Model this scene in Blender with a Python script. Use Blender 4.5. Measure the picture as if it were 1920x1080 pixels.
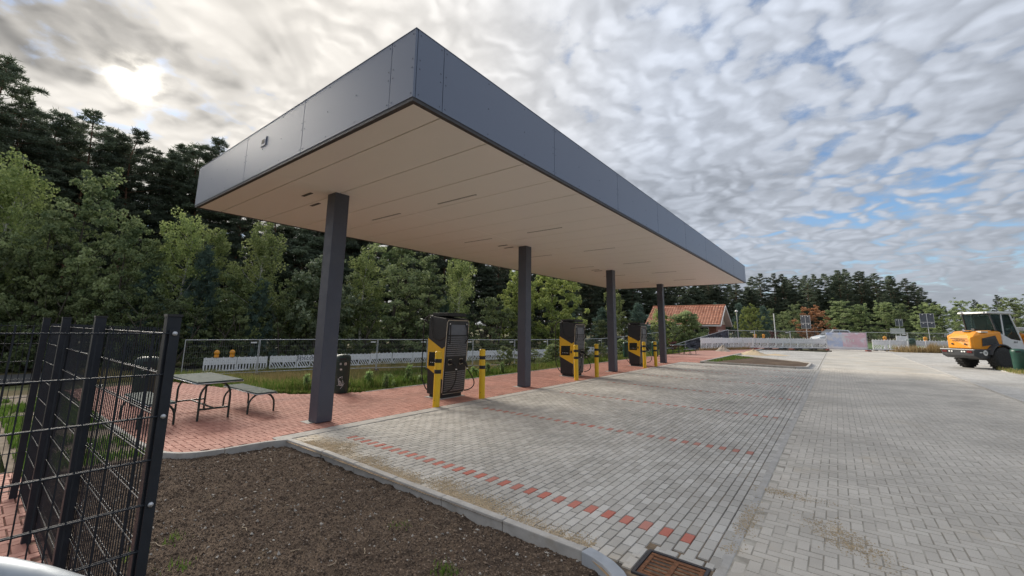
import bpy, bmesh, math, random
import numpy as np
from mathutils import Vector, Matrix

for _o in list(bpy.data.objects):
    bpy.data.objects.remove(_o)
SC = bpy.context.scene
COL = SC.collection
R_ = math.radians

# ------------------------------------------------------------------ camera
cam_d = bpy.data.cameras.new('camera')
cam = bpy.data.objects.new('camera', cam_d)
COL.objects.link(cam)
SC.camera = cam
cam_d.sensor_width = 36.0
cam_d.lens = 782.14 / 1920 * 36
cam_d.shift_x = (960 - 950.12) / 1920
cam_d.shift_y = (485.76 - 540) / 1920
cam_d.clip_start = 0.05
cam_d.clip_end = 3000
CAM_R = Vector((0.78862275, 0.61471267, 0.01423026))
CAM_U = Vector((0.08973377, -0.13795442, 0.98636526))
CAM_F = Vector((-0.60829435, 0.77659314, 0.16395448))
m = Matrix.Identity(4)
for i in range(3):
    m[i][0], m[i][1], m[i][2] = CAM_R[i], CAM_U[i], -CAM_F[i]
m.translation = (0, 0, 1.92)
cam.matrix_world = m

# ------------------------------------------------------------------ sky, sun, exposure
SUN = Vector((-0.90435, 0.12174, 0.40905)).normalized()
SUN_EL = math.asin(SUN.z)
SUN_AZ = math.atan2(SUN.x, SUN.y)
world = bpy.data.worlds.new('World')
SC.world = world
world.use_nodes = True
W = world.node_tree
for n in list(W.nodes):
    W.nodes.remove(n)


def wn(t, **kw):
    n = W.nodes.new(t)
    for k, v in kw.items():
        setattr(n, k, v)
    return n


def wmath(op, a, b=None, c=None, clamp=False):
    n = W.nodes.new('ShaderNodeMath')
    n.operation = op
    n.use_clamp = clamp
    for i, x in enumerate((a, b, c)):
        if x is None:
            continue
        if isinstance(x, (int, float)):
            n.inputs[i].default_value = x
        else:
            W.links.new(x, n.inputs[i])
    return n.outputs[0]


def wmap(x, a, b, c=0.0, d=1.0, smooth=True):
    n = W.nodes.new('ShaderNodeMapRange')
    n.interpolation_type = 'SMOOTHSTEP' if smooth else 'LINEAR'
    W.links.new(x, n.inputs[0])
    for i, v in enumerate((a, b, c, d)):
        n.inputs[i + 1].default_value = v
    return n.outputs[0]


def wmix(f, a, b):
    n = W.nodes.new('ShaderNodeMix')
    n.data_type = 'RGBA'
    for i, x in ((0, f), (6, a), (7, b)):
        if isinstance(x, (int, float)):
            n.inputs[i].default_value = x
        elif isinstance(x, tuple):
            n.inputs[i].default_value = (*x, 1)
        else:
            W.links.new(x, n.inputs[i])
    return n.outputs[2]


sky = wn('ShaderNodeTexSky')
sky.sky_type = 'NISHITA'
sky.sun_disc = False
sky.sun_elevation = SUN_EL
sky.sun_rotation = SUN_AZ
sky.altitude = 60
sky.air_density = 1.0
sky.dust_density = 0.1
sky.ozone_density = 3.5
tc = wn('ShaderNodeTexCoord')
nrm = wn('ShaderNodeVectorMath', operation='NORMALIZE')
W.links.new(tc.outputs['Generated'], nrm.inputs[0])
sep = wn('ShaderNodeSeparateXYZ')
W.links.new(nrm.outputs[0], sep.inputs[0])
zpos = wmath('MAXIMUM', sep.outputs[2], 0.0)
den = wmath('ADD', zpos, 0.20)
comb = wn('ShaderNodeCombineXYZ')
W.links.new(wmath('DIVIDE', sep.outputs[0], den), comb.inputs[0])
W.links.new(wmath('DIVIDE', sep.outputs[1], den), comb.inputs[1])
comb.inputs[2].default_value = 3.7


def wnoise(scale, detail, rough, dist=0.0, off=(0, 0, 0), lac=2.0):
    mp = wn('ShaderNodeMapping')
    mp.inputs['Location'].default_value = off
    W.links.new(comb.outputs[0], mp.inputs[0])
    n = wn('ShaderNodeTexNoise')
    n.inputs['Scale'].default_value = scale
    n.inputs['Detail'].default_value = detail
    n.inputs['Roughness'].default_value = rough
    n.inputs['Distortion'].default_value = dist
    n.inputs['Lacunarity'].default_value = lac
    W.links.new(mp.outputs[0], n.inputs['Vector'])
    return n.outputs['Fac']




def billow(n, k):
    return wmath('MINIMUM', wmath('MULTIPLY', wmath('ABSOLUTE', wmath('SUBTRACT', n, 0.5)), k), 1.0)


big = wnoise(0.50, 2.0, 0.5, 0.0, (2.6, 0.7, 0))
b1 = billow(wnoise(2.2, 2.0, 0.5, 0.0, (5.1, 2.2, 0)), 5.0)
fl = wnoise(11.0, 5.0, 0.66, 0.0, (3.3, 1.3, 2.0))
# rounded altocumulus puffs: soft cells, their borders frayed by the fine noise
wv = wn('ShaderNodeTexNoise')
wv.inputs['Scale'].default_value = 5.0
wv.inputs['Detail'].default_value = 3.0
W.links.new(comb.outputs[0], wv.inputs['Vector'])
wo_ = wn('ShaderNodeVectorMath', operation='MULTIPLY_ADD')
W.links.new(wv.outputs['Color'], wo_.inputs[0])
wo_.inputs[1].default_value = (0.30, 0.30, 0.0)
W.links.new(comb.outputs[0], wo_.inputs[2])


def cells(off):
    mp = wn('ShaderNodeMapping')
    mp.inputs['Location'].default_value = off
    W.links.new(wo_.outputs[0], mp.inputs[0])
    vo = wn('ShaderNodeTexVoronoi')
    vo.feature = 'SMOOTH_F1'
    vo.voronoi_dimensions = '2D'
    vo.inputs['Scale'].default_value = 10.5
    vo.inputs['Smoothness'].default_value = 0.45
    W.links.new(mp.outputs[0], vo.inputs['Vector'])
    return vo.outputs['Distance']


ce = cells((0.0, 0.0, 0.0))
ce2 = cells((-0.025, 0.004, 0.0))
b2 = wmap(ce, 0.12, 0.62, 1.0, 0.0, False)
v = wmath('ADD', wmath('MULTIPLY', big, 0.70), wmath('MULTIPLY', b1, 0.20))
v = wmath('ADD', v, wmath('MULTIPLY', b2, 0.20))
v = wmath('ADD', v, wmath('MULTIPLY', fl, 0.34))
cover = wmap(v, 0.345, 0.575)
thick = wmap(wmath('ADD', wnoise(1.5, 4.0, 0.6, 0.8, (8.2, 4.4, 5.0)), wmath('MULTIPLY', v, 0.25)), 0.66, 0.86)
relief = wmath('ADD', wmath('MULTIPLY', wmath('SUBTRACT', ce2, ce), 2.2), wmath('MULTIPLY', wmath('SUBTRACT', fl, 0.5), 1.8))
relief = wmath('ADD', relief, wmath('MULTIPLY', wmath('SUBTRACT', b2, 0.5), 0.8))
relief = wmath('MAXIMUM', wmath('MINIMUM', relief, 1.0), -1.0)
# angle to the sun
dotn = wn('ShaderNodeVectorMath', operation='DOT_PRODUCT')
W.links.new(nrm.outputs[0], dotn.inputs[0])
dotn.inputs[1].default_value = SUN
cosg = wmath('MAXIMUM', dotn.outputs['Value'], 0.0)
aure = wmath('POWER', cosg, 20.0)
glow = wmath('POWER', cosg, 160.0)
disc = wmath('POWER', cosg, 2200.0)
# brightness of the cloud sheet: forward scattering towards the sun, thicker parts greyer
base = wmath('ADD', 0.385, wmath('MULTIPLY', wmath('POWER', cosg, 1.2), 0.15))
base = wmath('ADD', base, wmath('MULTIPLY', wmath('MULTIPLY', relief, 0.088), wmap(zpos, 0.02, 0.24, 0.2, 1.0)))
tk = wmath('MULTIPLY', thick, wmath('ADD', 0.06, wmath('MULTIPLY', wmath('POWER', cosg, 3.0), 0.40)))
base = wmath('SUBTRACT', base, tk)
base = wmath('ADD', base, wmath('MULTIPLY', aure, 0.05))
# an overcast sky is brighter overhead than near the horizon
base = wmath('MULTIPLY', base, wmath('ADD', 0.84, wmath('MULTIPLY', zpos, 0.62)))
bright = wmath('MAXIMUM', base, 0.13)
tint = wmix(wmap(cosg, 0.45, 1.0), (0.90, 0.97, 1.10), (1.06, 1.00, 0.91))
vm = wn('ShaderNodeVectorMath', operation='SCALE')
W.links.new(tint, vm.inputs[0])
W.links.new(bright, vm.inputs['Scale'])
skys = wn('ShaderNodeVectorMath', operation='SCALE')
W.links.new(sky.outputs[0], skys.inputs[0])
skys.inputs['Scale'].default_value = 0.12
cl = wmix(wmath('MULTIPLY', cover, 0.97), skys.outputs[0], vm.outputs[0])
gl = wn('ShaderNodeVectorMath', operation='SCALE')
gl.inputs[0].default_value = (1.0, 0.93, 0.80)
# the veiled sun: its glare comes through the gaps and is held back by the thicker puffs
gsum = wmath('ADD', wmath('MULTIPLY', glow, 0.08), wmath('MULTIPLY', disc, 1.5))
veil = wmap(wmath('ADD', wmath('MULTIPLY', b2, 0.5), fl), 0.40, 1.05, 1.15, 0.15)
gsum = wmath('MULTIPLY', gsum, veil)
W.links.new(gsum, gl.inputs['Scale'])
add = wn('ShaderNodeVectorMath', operation='ADD')
W.links.new(cl, add.inputs[0])
W.links.new(gl.outputs[0], add.inputs[1])
bg = wn('ShaderNodeBackground')
bg.inputs['Strength'].default_value = 1.0
W.links.new(add.outputs[0], bg.inputs['Color'])
wo = wn('ShaderNodeOutputWorld')
W.links.new(bg.outputs[0], wo.inputs['Surface'])

sun_d = bpy.data.lights.new('sun', 'SUN')
sun_d.energy = 5.0
sun_d.angle = R_(32)
sun_d.color = (1.0, 0.93, 0.82)
sun_o = bpy.data.objects.new('sun', sun_d)
COL.objects.link(sun_o)
sun_o.rotation_euler = SUN.to_track_quat('Z', 'Y').to_euler()
sun_o.location = (-40, 5, 30)

SC.view_settings.view_transform = 'Standard'
SC.view_settings.look = 'None'
SC.view_settings.exposure = 0.45
SC.view_settings.gamma = 1.0
SC.view_settings.use_curve_mapping = False
# ------------------------------------------------------------------ helpers
RNG = np.random.default_rng(11)
random.seed(11)


def tag(o, label=None, cat=None, group=None, kind=None):
    if label: o['label'] = label
    if cat: o['category'] = cat
    if group: o['group'] = group
    if kind: o['kind'] = kind
    return o


ORD = 'first second third fourth fifth sixth seventh eighth ninth tenth eleventh twelfth thirteenth fourteenth fifteenth sixteenth seventeenth eighteenth nineteenth twentieth 21st 22nd 23rd 24th 25th 26th 27th 28th 29th 30th'.split()


def empty(name, loc=(0, 0, 0), rz=0.0, label=None, cat=None, group=None):
    o = bpy.data.objects.new(name, None)
    COL.objects.link(o)
    o.location = loc
    o.rotation_euler = (0, 0, rz)
    o.empty_display_size = 0.1
    return tag(o, label, cat, group)


def link(name, me, parent=None, loc=(0, 0, 0), rz=0.0):
    o = bpy.data.objects.new(name, me)
    COL.objects.link(o)
    o.location = loc
    o.rotation_euler = (0, 0, rz)
    if parent: o.parent = parent
    return o


def copy_tree(o, parent=None):
    c = o.copy()
    COL.objects.link(c)
    c.parent = parent
    for ch in list(o.children):
        copy_tree(ch, c)
    return c


def np_mesh(name, V, F, mat, tone=None, smooth=False):
    """F: list of int arrays (M,k) (possibly different k)"""
    if not isinstance(F, (list, tuple)): F = [F]
    F = [f for f in F if len(f)]
    me = bpy.data.meshes.new(name)
    V = np.asarray(V, np.float32)
    me.vertices.add(len(V))
    me.vertices.foreach_set('co', V.ravel())
    idx = np.concatenate([f.ravel() for f in F]).astype(np.int32)
    tot = np.concatenate([np.full(len(f), f.shape[1]) for f in F]).astype(np.int32)
    st = np.concatenate([[0], np.cumsum(tot)[:-1]]).astype(np.int32)
    me.loops.add(len(idx))
    me.loops.foreach_set('vertex_index', idx)
    me.polygons.add(len(tot))
    me.polygons.foreach_set('loop_start', st)
    me.polygons.foreach_set('loop_total', tot)
    me.polygons.foreach_set('use_smooth', np.full(len(tot), bool(smooth)))
    if tone is not None:
        a = me.attributes.new('tone', 'FLOAT', 'POINT')
        a.data.foreach_set('value', np.asarray(tone, np.float32))
    me.materials.append(mat)
    me.update(calc_edges=True)
    me.validate()
    return me


class MB:
    """collects simple shapes and links them as one mesh object"""
    def __init__(s):
        s.v = []; s.f = []; s.sm = []

    def add(s, v, f, smooth=False):
        o = len(s.v)
        s.v += [tuple(p) for p in v]
        s.f += [tuple(i + o for i in q) for q in f]
        s.sm += [smooth] * len(f)
        return s

    def box(s, a, b, M=None):
        x0, y0, z0 = a; x1, y1, z1 = b
        v = [Vector(p) for p in ((x0, y0, z0), (x1, y0, z0), (x1, y1, z0), (x0, y1, z0), (x0, y0, z1), (x1, y0, z1), (x1, y1, z1), (x0, y1, z1))]
        if M is not None: v = [M @ p for p in v]
        return s.add(v, ((0, 3, 2, 1), (4, 5, 6, 7), (0, 1, 5, 4), (1, 2, 6, 5), (2, 3, 7, 6), (3, 0, 4, 7)))

    def prism(s, poly, lo, hi, axis='z', M=None):
        n = len(poly)
        def P(p, t):
            if axis == 'z': q = Vector((p[0], p[1], t))
            elif axis == 'y': q = Vector((p[0], t, p[1]))
            else: q = Vector((t, p[0], p[1]))
            return M @ q if M is not None else q
        v = [P(p, lo) for p in poly] + [P(p, hi) for p in poly]
        f = [tuple(reversed(range(n))), tuple(range(n, 2 * n))] + [(i, (i + 1) % n, n + (i + 1) % n, n + i) for i in range(n)]
        return s.add(v, f)

    def tube(s, path, r, n=8, caps=True, closed=False):
        path = [Vector(p) for p in path]
        rs = r if isinstance(r, (list, tuple)) else [r] * len(path)
        k = len(path); rings = []
        up = None
        for i, p in enumerate(path):
            a = path[(i - 1) % k] if (i > 0 or closed) else p
            b = path[(i + 1) % k] if (i < k - 1 or closed) else p
            t = (b - a).normalized()
            if up is None:
                up = Vector((0, 0, 1)) if abs(t.z) < .9 else Vector((1, 0, 0))
            x = t.cross(up)
            if x.length < 1e-4: x = t.cross(Vector((1, 0, 0)))
            x.normalize(); y = x.cross(t).normalized(); up = y
            rings.append([p + (x * math.cos(2 * math.pi * j / n) + y * math.sin(2 * math.pi * j / n)) * rs[i] for j in range(n)])
        v = [q for rg in rings for q in rg]
        f = []
        for i in range(k if closed else k - 1):
            for j in range(n):
                i2 = (i + 1) % k
                f.append((i * n + j, i * n + (j + 1) % n, i2 * n + (j + 1) % n, i2 * n + j))
        s.add(v, f, True)
        if caps and not closed:
            s.add(rings[0], [tuple(reversed(range(n)))]); s.add(rings[-1], [tuple(range(n))])
        return s

    def lathe(s, prof, c=(0, 0, 0), n=24, M=None):
        v = []; f = []
        for r, z in prof:
            for j in range(n):
                a = 2 * math.pi * j / n
                p = Vector((c[0] + r * math.cos(a), c[1] + r * math.sin(a), c[2] + z))
                v.append(M @ p if M is not None else p)
        k = len(prof)
        for i in range(k - 1):
            for j in range(n):
                f.append((i * n + j, i * n + (j + 1) % n, (i + 1) * n + (j + 1) % n, (i + 1) * n + j))
        s.add(v, f, True)
        s.add(v[:n], [tuple(reversed(range(n)))]); s.add(v[-n:], [tuple(range(n))])
        return s

    def mesh(s, name, mat):
        me = bpy.data.meshes.new(name)
        me.from_pydata(s.v, [], s.f)
        me.polygons.foreach_set('use_smooth', s.sm)
        me.materials.append(mat)
        me.update()
        return me

    def build(s, name, mat, parent=None, loc=(0, 0, 0), rz=0.0, bev=0.0, seg=2):
        o = link(name, s.mesh(name, mat), parent, loc, rz)
        if bev:
            b = o.modifiers.new('bevel', 'BEVEL')
            b.width = bev; b.segments = seg; b.limit_method = 'ANGLE'; b.angle_limit = R_(40)
            b.harden_normals = False
        return o


def rotz(a, loc=(0, 0, 0)):
    return Matrix.Translation(loc) @ Matrix.Rotation(a, 4, 'Z')


# ------------------------------------------------------------------ materials
MATS = {}


class NT:
    def __init__(s, name):
        s.m = bpy.data.materials.new(name); s.m.use_nodes = True
        s.t = s.m.node_tree; s.t.nodes.clear()
        s.out = s.n('ShaderNodeOutputMaterial')
        s.pos = s.n('ShaderNodeNewGeometry').outputs['Position']

    def n(s, t, **kw):
        x = s.t.nodes.new(t)
        for k, v in kw.items(): setattr(x, k, v)
        return x

    def set(s, inp, v):
        if isinstance(v, tuple) and len(v) == 3 and inp.type == 'RGBA': v = (*v, 1)
        if isinstance(v, (int, float, tuple)): inp.default_value = v
        else: s.t.links.new(v, inp)

    def math(s, op, a, b=0.0, clamp=False):
        x = s.n('ShaderNodeMath', operation=op); x.use_clamp = clamp
        s.set(x.inputs[0], a); s.set(x.inputs[1], b)
        return x.outputs[0]

    def ramp(s, x, a, b, c=0.0, d=1.0):
        n = s.n('ShaderNodeMapRange', interpolation_type='SMOOTHSTEP')
        s.set(n.inputs[0], x)
        for i, v in enumerate((a, b, c, d)): n.inputs[i + 1].default_value = v
        return n.outputs[0]

    def mix(s, f, a, b, mode='MIX'):
        n = s.n('ShaderNodeMix', data_type='RGBA', blend_type=mode)
        s.set(n.inputs[0], f); s.set(n.inputs[6], a); s.set(n.inputs[7], b)
        return n.outputs[2]

    def noise(s, scale, detail=4, rough=.55, vec=None, dist=0.0, stretch=None):
        n = s.n('ShaderNodeTexNoise')
        v = vec if vec is not None else s.pos
        if stretch:
            mp = s.n('ShaderNodeMapping'); mp.inputs['Scale'].default_value = stretch
            s.set(mp.inputs[0], v); v = mp.outputs[0]
        s.set(n.inputs['Vector'], v)
        n.inputs['Scale'].default_value = scale; n.inputs['Detail'].default_value = detail
        n.inputs['Roughness'].default_value = rough; n.inputs['Distortion'].default_value = dist
        return n.outputs['Fac']

    def attr(s, name='tone'):
        return s.n('ShaderNodeAttribute', attribute_name=name).outputs['Fac']

    def objrand(s):
        return s.n('ShaderNodeObjectInfo').outputs['Random']

    def scale(s, c, f):
        n = s.n('ShaderNodeVectorMath', operation='SCALE')
        s.set(n.inputs[0], c); s.set(n.inputs['Scale'], f)
        return n.outputs[0]

    def bump(s, h, strength=.3, dist=.01):
        b = s.n('ShaderNodeBump'); b.inputs['Strength'].default_value = strength; b.inputs['Distance'].default_value = dist
        s.set(b.inputs['Height'], h)
        return b.outputs[0]

    def pbr(s, color, rough=.6, metal=0.0, normal=None, spec=.5, coat=0.0):
        p = s.n('ShaderNodeBsdfPrincipled')
        s.set(p.inputs['Base Color'], color); s.set(p.inputs['Roughness'], rough); s.set(p.inputs['Metallic'], metal)
        p.inputs['Specular IOR Level'].default_value = spec
        p.inputs['Coat Weight'].default_value = coat
        if normal is not None: s.set(p.inputs['Normal'], normal)
        s.t.links.new(p.outputs[0], s.out.inputs[0])
        return p


def simple(name, col, rough=.5, metal=0.0, var=.12, vs=6.0, bump=0.0, bs=60.0, spec=.5, coat=0.0, dirt=0.0, dirtcol=(.22, .19, .15)):
    if name in MATS: return MATS[name]
    t = NT(name)
    c = t.scale(col, t.ramp(t.noise(vs, 4, .6), .25, .75, 1 - var, 1 + var))
    if dirt:
        c = t.mix(t.math('MULTIPLY', t.ramp(t.noise(vs * .7 + 2, 6, .7), .48, .72), dirt), c, dirtcol)
    r = rough if var < .03 else t.ramp(t.noise(vs * 2.3, 4, .6), .2, .8, max(rough - .08, .03), min(rough + .1, 1))
    nb = t.bump(t.noise(bs, 4, .6), bump, .004) if bump else None
    t.pbr(c, r, metal, nb, spec, coat)
    MATS[name] = t.m
    return t.m


def emissive(name, col, strength):
    t = NT(name)
    p = t.pbr(col, .4)
    p.inputs['Emission Color'].default_value = (*col, 1); p.inputs['Emission Strength'].default_value = strength
    return t.m


M_kerb = simple('concrete_kerb', (.44, .42, .39), .85, var=.14, vs=5, bump=.35, bs=220, dirt=.45, dirtcol=(.30, .25, .19))
M_kerb_new = simple('concrete_kerb_fresh', (.35, .375, .41), .8, var=.10, vs=7, bump=.3, bs=260)
M_fascia = simple('fascia_grey_aluminium', (.150, .182, .262), .36, .0, var=.015, vs=.4, spec=.5)
M_soffit = simple('soffit_cream_metal', (.90, .868, .82), .34, 0.0, var=.01, vs=.4, spec=.45)
M_trim = simple('canopy_dark_trim', (.045, .042, .045), .5)
M_column = simple('column_anthracite_paint', (.062, .067, .092), .42, 0.0, var=.06, vs=2, spec=.5, dirt=.15, dirtcol=(.12, .11, .10))
M_black = simple('black_coated_metal', (.016, .016, .018), .42, var=.15)
M_blackmatte = simple('matte_black_plastic', (.014, .014, .015), .6)
M_rubber = simple('black_rubber', (.018, .018, .018), .75, var=.3, vs=20, bump=.2, bs=60, dirt=.5, dirtcol=(.10, .09, .075))
M_yellow = simple('yellow_paint', (.76, .475, .012), .42, var=.05, vs=5, spec=.5, dirt=.10)
M_cyellow = simple('charger_yellow_film', (.76, .475, .015), .38, var=.04, vs=5)
M_trimbeige = simple('beige_edge_trim', (.55, .48, .38), .45)
M_screen = simple('screen_glass', (.008, .008, .01), .08, spec=.6)
M_greysteel = simple('galvanised_steel', (.56, .57, .59), .42, .55, var=.14, vs=14)
M_galvwire = simple('galvanised_wire', (.33, .34, .35), .5, .5)
M_fencepaint = simple('fence_anthracite_coating', (.018, .022, .030), .5, .0, var=.15, vs=9, spec=.35, dirt=.05, dirtcol=(.12, .11, .10))
M_whiteplast = simple('white_barrier_plastic', (.82, .83, .84), .5, var=.05, vs=4, dirt=.14, dirtcol=(.34, .32, .28))
M_white = simple('white_print', (.78, .78, .76), .5, var=.03)
M_orangelens = simple('amber_lens', (.85, .34, .02), .25, var=.05, spec=.6)
M_bingreen = simple('bin_green_paint', (.012, .060, .042), .38, var=.1, vs=5, dirt=.12)
M_bindark = simple('bin_dark_green_paint', (.012, .034, .028), .45, var=.1, vs=5, dirt=.15)
M_tablegreen = simple('table_dark_green_slab', (.050, .072, .068), .75, var=.12, vs=7, spec=.15)
M_tubegreen = simple('tube_dark_green_paint', (.018, .034, .030), .4, var=.12)
M_rust = simple('rusty_cast_iron', (.20, .085, .038), .85, .1, var=.4, vs=26, bump=.6, bs=120, dirt=.5, dirtcol=(.10, .045, .025))
M_sand = simple('loose_sand', (.52, .41, .27), .95, var=.16, vs=14, bump=.7, bs=240)
M_dirt = simple('bare_dirt', (.19, .145, .10), .95, var=.25, vs=3, bump=.6, bs=60)
M_bark = simple('pine_bark', (.16, .085, .052), .9, var=.35, vs=5, bump=.5, bs=18)
M_barkgrey = simple('grey_bark', (.10, .085, .068), .9, var=.3, vs=6, bump=.5, bs=20)
M_barkbirch = simple('birch_bark', (.55, .53, .48), .8, var=.4, vs=9)
# ------------------------------------------------------------------ ground sheet (terrain)
def sstep(a, b, x):
    t = np.clip((x - a) / (b - a), 0, 1)
    return t * t * (3 - 2 * t)


def ground_z(x, y):
    """the site lies level; the verge falls about a metre to the closed road on the -x side and comes up again far down the road"""
    x = np.asarray(x, float); y = np.asarray(y, float)
    edge = np.where(y > 8, -11.8, np.where(y > 5, -11.8 - (8 - y) * 2.2, -19.0))
    fall = sstep(0, 6.0, edge - x) * (1 - sstep(34, 58, y))
    pit = ((x > -9.6) & (x < -0.7) & (y > -8) & (y < 3.4))
    return -0.07 - 0.95 * fall - .25 * pit


def m_ground():
    t = NT('verge_ground')
    a = t.ramp(t.noise(.35, 5, .6), .38, .62)
    b = t.ramp(t.noise(3.2, 5, .65), .35, .7)
    c = t.mix(a, (.060, .085, .022), (.145, .118, .055))
    c = t.mix(t.math('MULTIPLY', b, .55), c, (.085, .066, .042))
    t.pbr(c, .95, 0, t.bump(t.noise(16, 6, .7), .8, .05), .2)
    return t.m


gx = np.unique(np.concatenate([np.linspace(-420, -60, 19), np.linspace(-60, -10, 101), np.linspace(-10, 30, 81), np.linspace(30, 420, 21)]))
gy = np.unique(np.concatenate([np.linspace(-300, -20, 15), np.linspace(-20, 80, 126), np.linspace(80, 600, 27)]))
X, Y = np.meshgrid(gx, gy, indexing='ij')
Z = ground_z(X, Y) + 0.05 * np.sin(X * .9 + 1.3 * np.sin(Y * .4)) * np.cos(Y * .7) * (X < -13)
V = np.stack([X, Y, Z], -1).reshape(-1, 3)
nx, ny = len(gx), len(gy)
I = np.arange(nx * ny).reshape(nx, ny)
F = np.stack([I[:-1, :-1], I[1:, :-1], I[1:, 1:], I[:-1, 1:]], -1).reshape(-1, 4)
tag(link('ground', np_mesh('ground', V, F, m_ground(), smooth=True)), kind='structure')


# ------------------------------------------------------------------ paving materials
def m_paver(name, dark, light, sandy=0.35, stain=.3, lane=False):
    t = NT(name)
    tone = t.attr('tone')
    c = t.mix(tone, dark, light)
    c = t.scale(c, t.ramp(t.noise(.55, 4, .6), .3, .7, .84, 1.12))
    fine = t.noise(150, 4, .7)
    c = t.scale(c, t.ramp(fine, .25, .75, .86, 1.14))
    # dust and sand swept over the stones: patches with a shape of their own
    sp = t.n('ShaderNodeSeparateXYZ'); t.set(sp.inputs[0], t.pos)
    blot = t.noise(.9, 6, .72, dist=.6)
    m1 = t.ramp(blot, .60 if not lane else .55, .74)
    m2 = t.ramp(t.noise(9, 5, .7), .35, .65)
    edge = t.ramp(t.math('ADD', t.math('ADD', sp.outputs[1], t.math('MULTIPLY', t.noise(1.6, 4, .7), 1.3)), t.ramp(sp.outputs[0], -7.2, -4.2, -.45, .0)), 4.10, 4.62, 1.0, 0.0)
    if lane: edge = 0.0
    sandm = t.math('MULTIPLY', t.math('MAXIMUM', t.math('MULTIPLY', m1, sandy * 1.6), edge), t.math('ADD', .35, t.math('MULTIPLY', m2, .65)), True)
    c = t.mix(t.math('MULTIPLY', sandm, .8), c, (.56, .46, .32))
    # broad tyre and water marks
    mark = t.ramp(t.noise(.42, 5, .62, dist=1.2, stretch=(1.0, .45, 1.0)), .55, .72)
    c = t.mix(t.math('MULTIPLY', mark, stain), c, (.13, .128, .125))
    t.pbr(c, t.ramp(fine, .2, .8, .72, .92), 0, t.bump(fine, .25, .003), .35)
    return t.m


M_pave_bay = m_paver('bay_grey_paver', (.41, .385, .345), (.57, .545, .50), .25, .30)
M_pave_lane = m_paver('lane_grey_paver', (.53, .485, .42), (.63, .58, .505), .55, .16, True)
M_pave_red = m_paver('red_brick_paver', (.40, .185, .140), (.54, .275, .215), .10, .18, True)
M_pave_dash = m_paver('marker_red_paver', (.46, .30, .25), (.52, .165, .12), .05, .15, True)


def m_joint(name, col, col2):
    t = NT(name)
    c = t.mix(t.ramp(t.noise(2.4, 5, .65), .40, .62), col, col2)
    t.pbr(c, .95, 0, t.bump(t.noise(160, 3, .6), .5, .004), .2)
    return t.m


M_joint_bay = m_joint('bay_joint_sand', (.085, .075, .064), (.32, .23, .145))
M_joint_lane = m_joint('lane_joint_sand', (.34, .31, .26), (.54, .50, .43))
M_joint_red = m_joint('red_joint_sand', (.15, .075, .055), (.30, .19, .14))


def m_farpave(name, a, b, joint, sx, sy, off=.5, rot=0.0, sandy=.3):
    t = NT(name)
    mp = t.n('ShaderNodeMapping'); t.set(mp.inputs[0], t.pos)
    mp.inputs['Rotation'].default_value = (0, 0, rot)
    br = t.n('ShaderNodeTexBrick', offset=off)
    t.set(br.inputs['Vector'], mp.outputs[0])
    br.inputs['Color1'].default_value = (*a, 1); br.inputs['Color2'].default_value = (*b, 1); br.inputs['Mortar'].default_value = (*joint, 1)
    br.inputs['Scale'].default_value = 1.0; br.inputs['Brick Width'].default_value = sx; br.inputs['Row Height'].default_value = sy
    br.inputs['Mortar Size'].default_value = .006; br.inputs['Mortar Smooth'].default_value = .2
    c = t.scale(br.outputs['Color'], t.ramp(t.noise(.5, 5, .6), .3, .7, .84, 1.14))
    c = t.mix(t.math('MULTIPLY', t.ramp(t.noise(.35, 6, .7, dist=.8), .50, .68), sandy), c, (.47, .40, .30))
    t.pbr(c, .85, 0, t.bump(t.noise(120, 3, .6), .2, .003), .3)
    return t.m


M_far_bay = m_farpave('far_bay_paving', (.42, .41, .385), (.50, .49, .465), (.18, .15, .13), .2, .1, rot=R_(90))
M_far_lane = m_farpave('far_lane_paving', (.45, .425, .38), (.51, .485, .44), (.34, .32, .28), .2, .1, sandy=.55)
M_far_red = m_farpave('far_red_paving', (.44, .23, .18), (.52, .29, .23), (.32, .18, .14), .2, .1, sandy=.2)


def poly_sheet(name, poly, z, mat, kind='structure'):
    mb = MB(); mb.add([(x, y, z) for x, y in poly], [tuple(range(len(poly)))])
    o = mb.build(name, mat)
    if kind: o['kind'] = kind
    return o


def inside(poly, x, y):
    p = np.asarray(poly); x = np.asarray(x); y = np.asarray(y)
    r = np.zeros(x.shape, bool)
    j = len(p) - 1
    for i in range(len(p)):
        c = ((p[i, 1] > y) != (p[j, 1] > y)) & (x < (p[j, 0] - p[i, 0]) * (y - p[i, 1]) / (p[j, 1] - p[i, 1] + 1e-12) + p[i, 0])
        r ^= c; j = i
    return r


def brick_arrays(cx, cy, ang, L, Wd, tone, gap, rng, z=0.0, dz=.0022):
    n = len(cx)
    hl = (L - gap) / 2; hw = (Wd - gap) / 2
    sx = np.array([-1, 1, 1, -1]); sy = np.array([-1, -1, 1, 1])
    c = np.cos(ang)[:, None]; s = np.sin(ang)[:, None]
    out = []
    zz = z + rng.normal(0, dz * .5, n); tx = rng.normal(0, .006, n); ty = rng.normal(0, .006, n)
    for ins, low in ((0.0, .022), (.0042, 0.0)):
        lx = sx[None] * (hl - ins)[:, None]; ly = sy[None] * (hw - ins)[:, None]
        out.append(np.stack([cx[:, None] + lx * c - ly * s, cy[:, None] + lx * s + ly * c, zz[:, None] - low + lx * tx[:, None] + ly * ty[:, None]], -1))
    V = np.concatenate(out, 1).reshape(-1, 3)
    q = np.array([(4, 5, 6, 7), (0, 1, 5, 4), (1, 2, 6, 5), (2, 3, 7, 6), (3, 0, 4, 7)])
    F = (np.arange(n)[:, None, None] * 8 + q[None]).reshape(-1, 4)
    return V, F, np.repeat(tone, 8)


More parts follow.
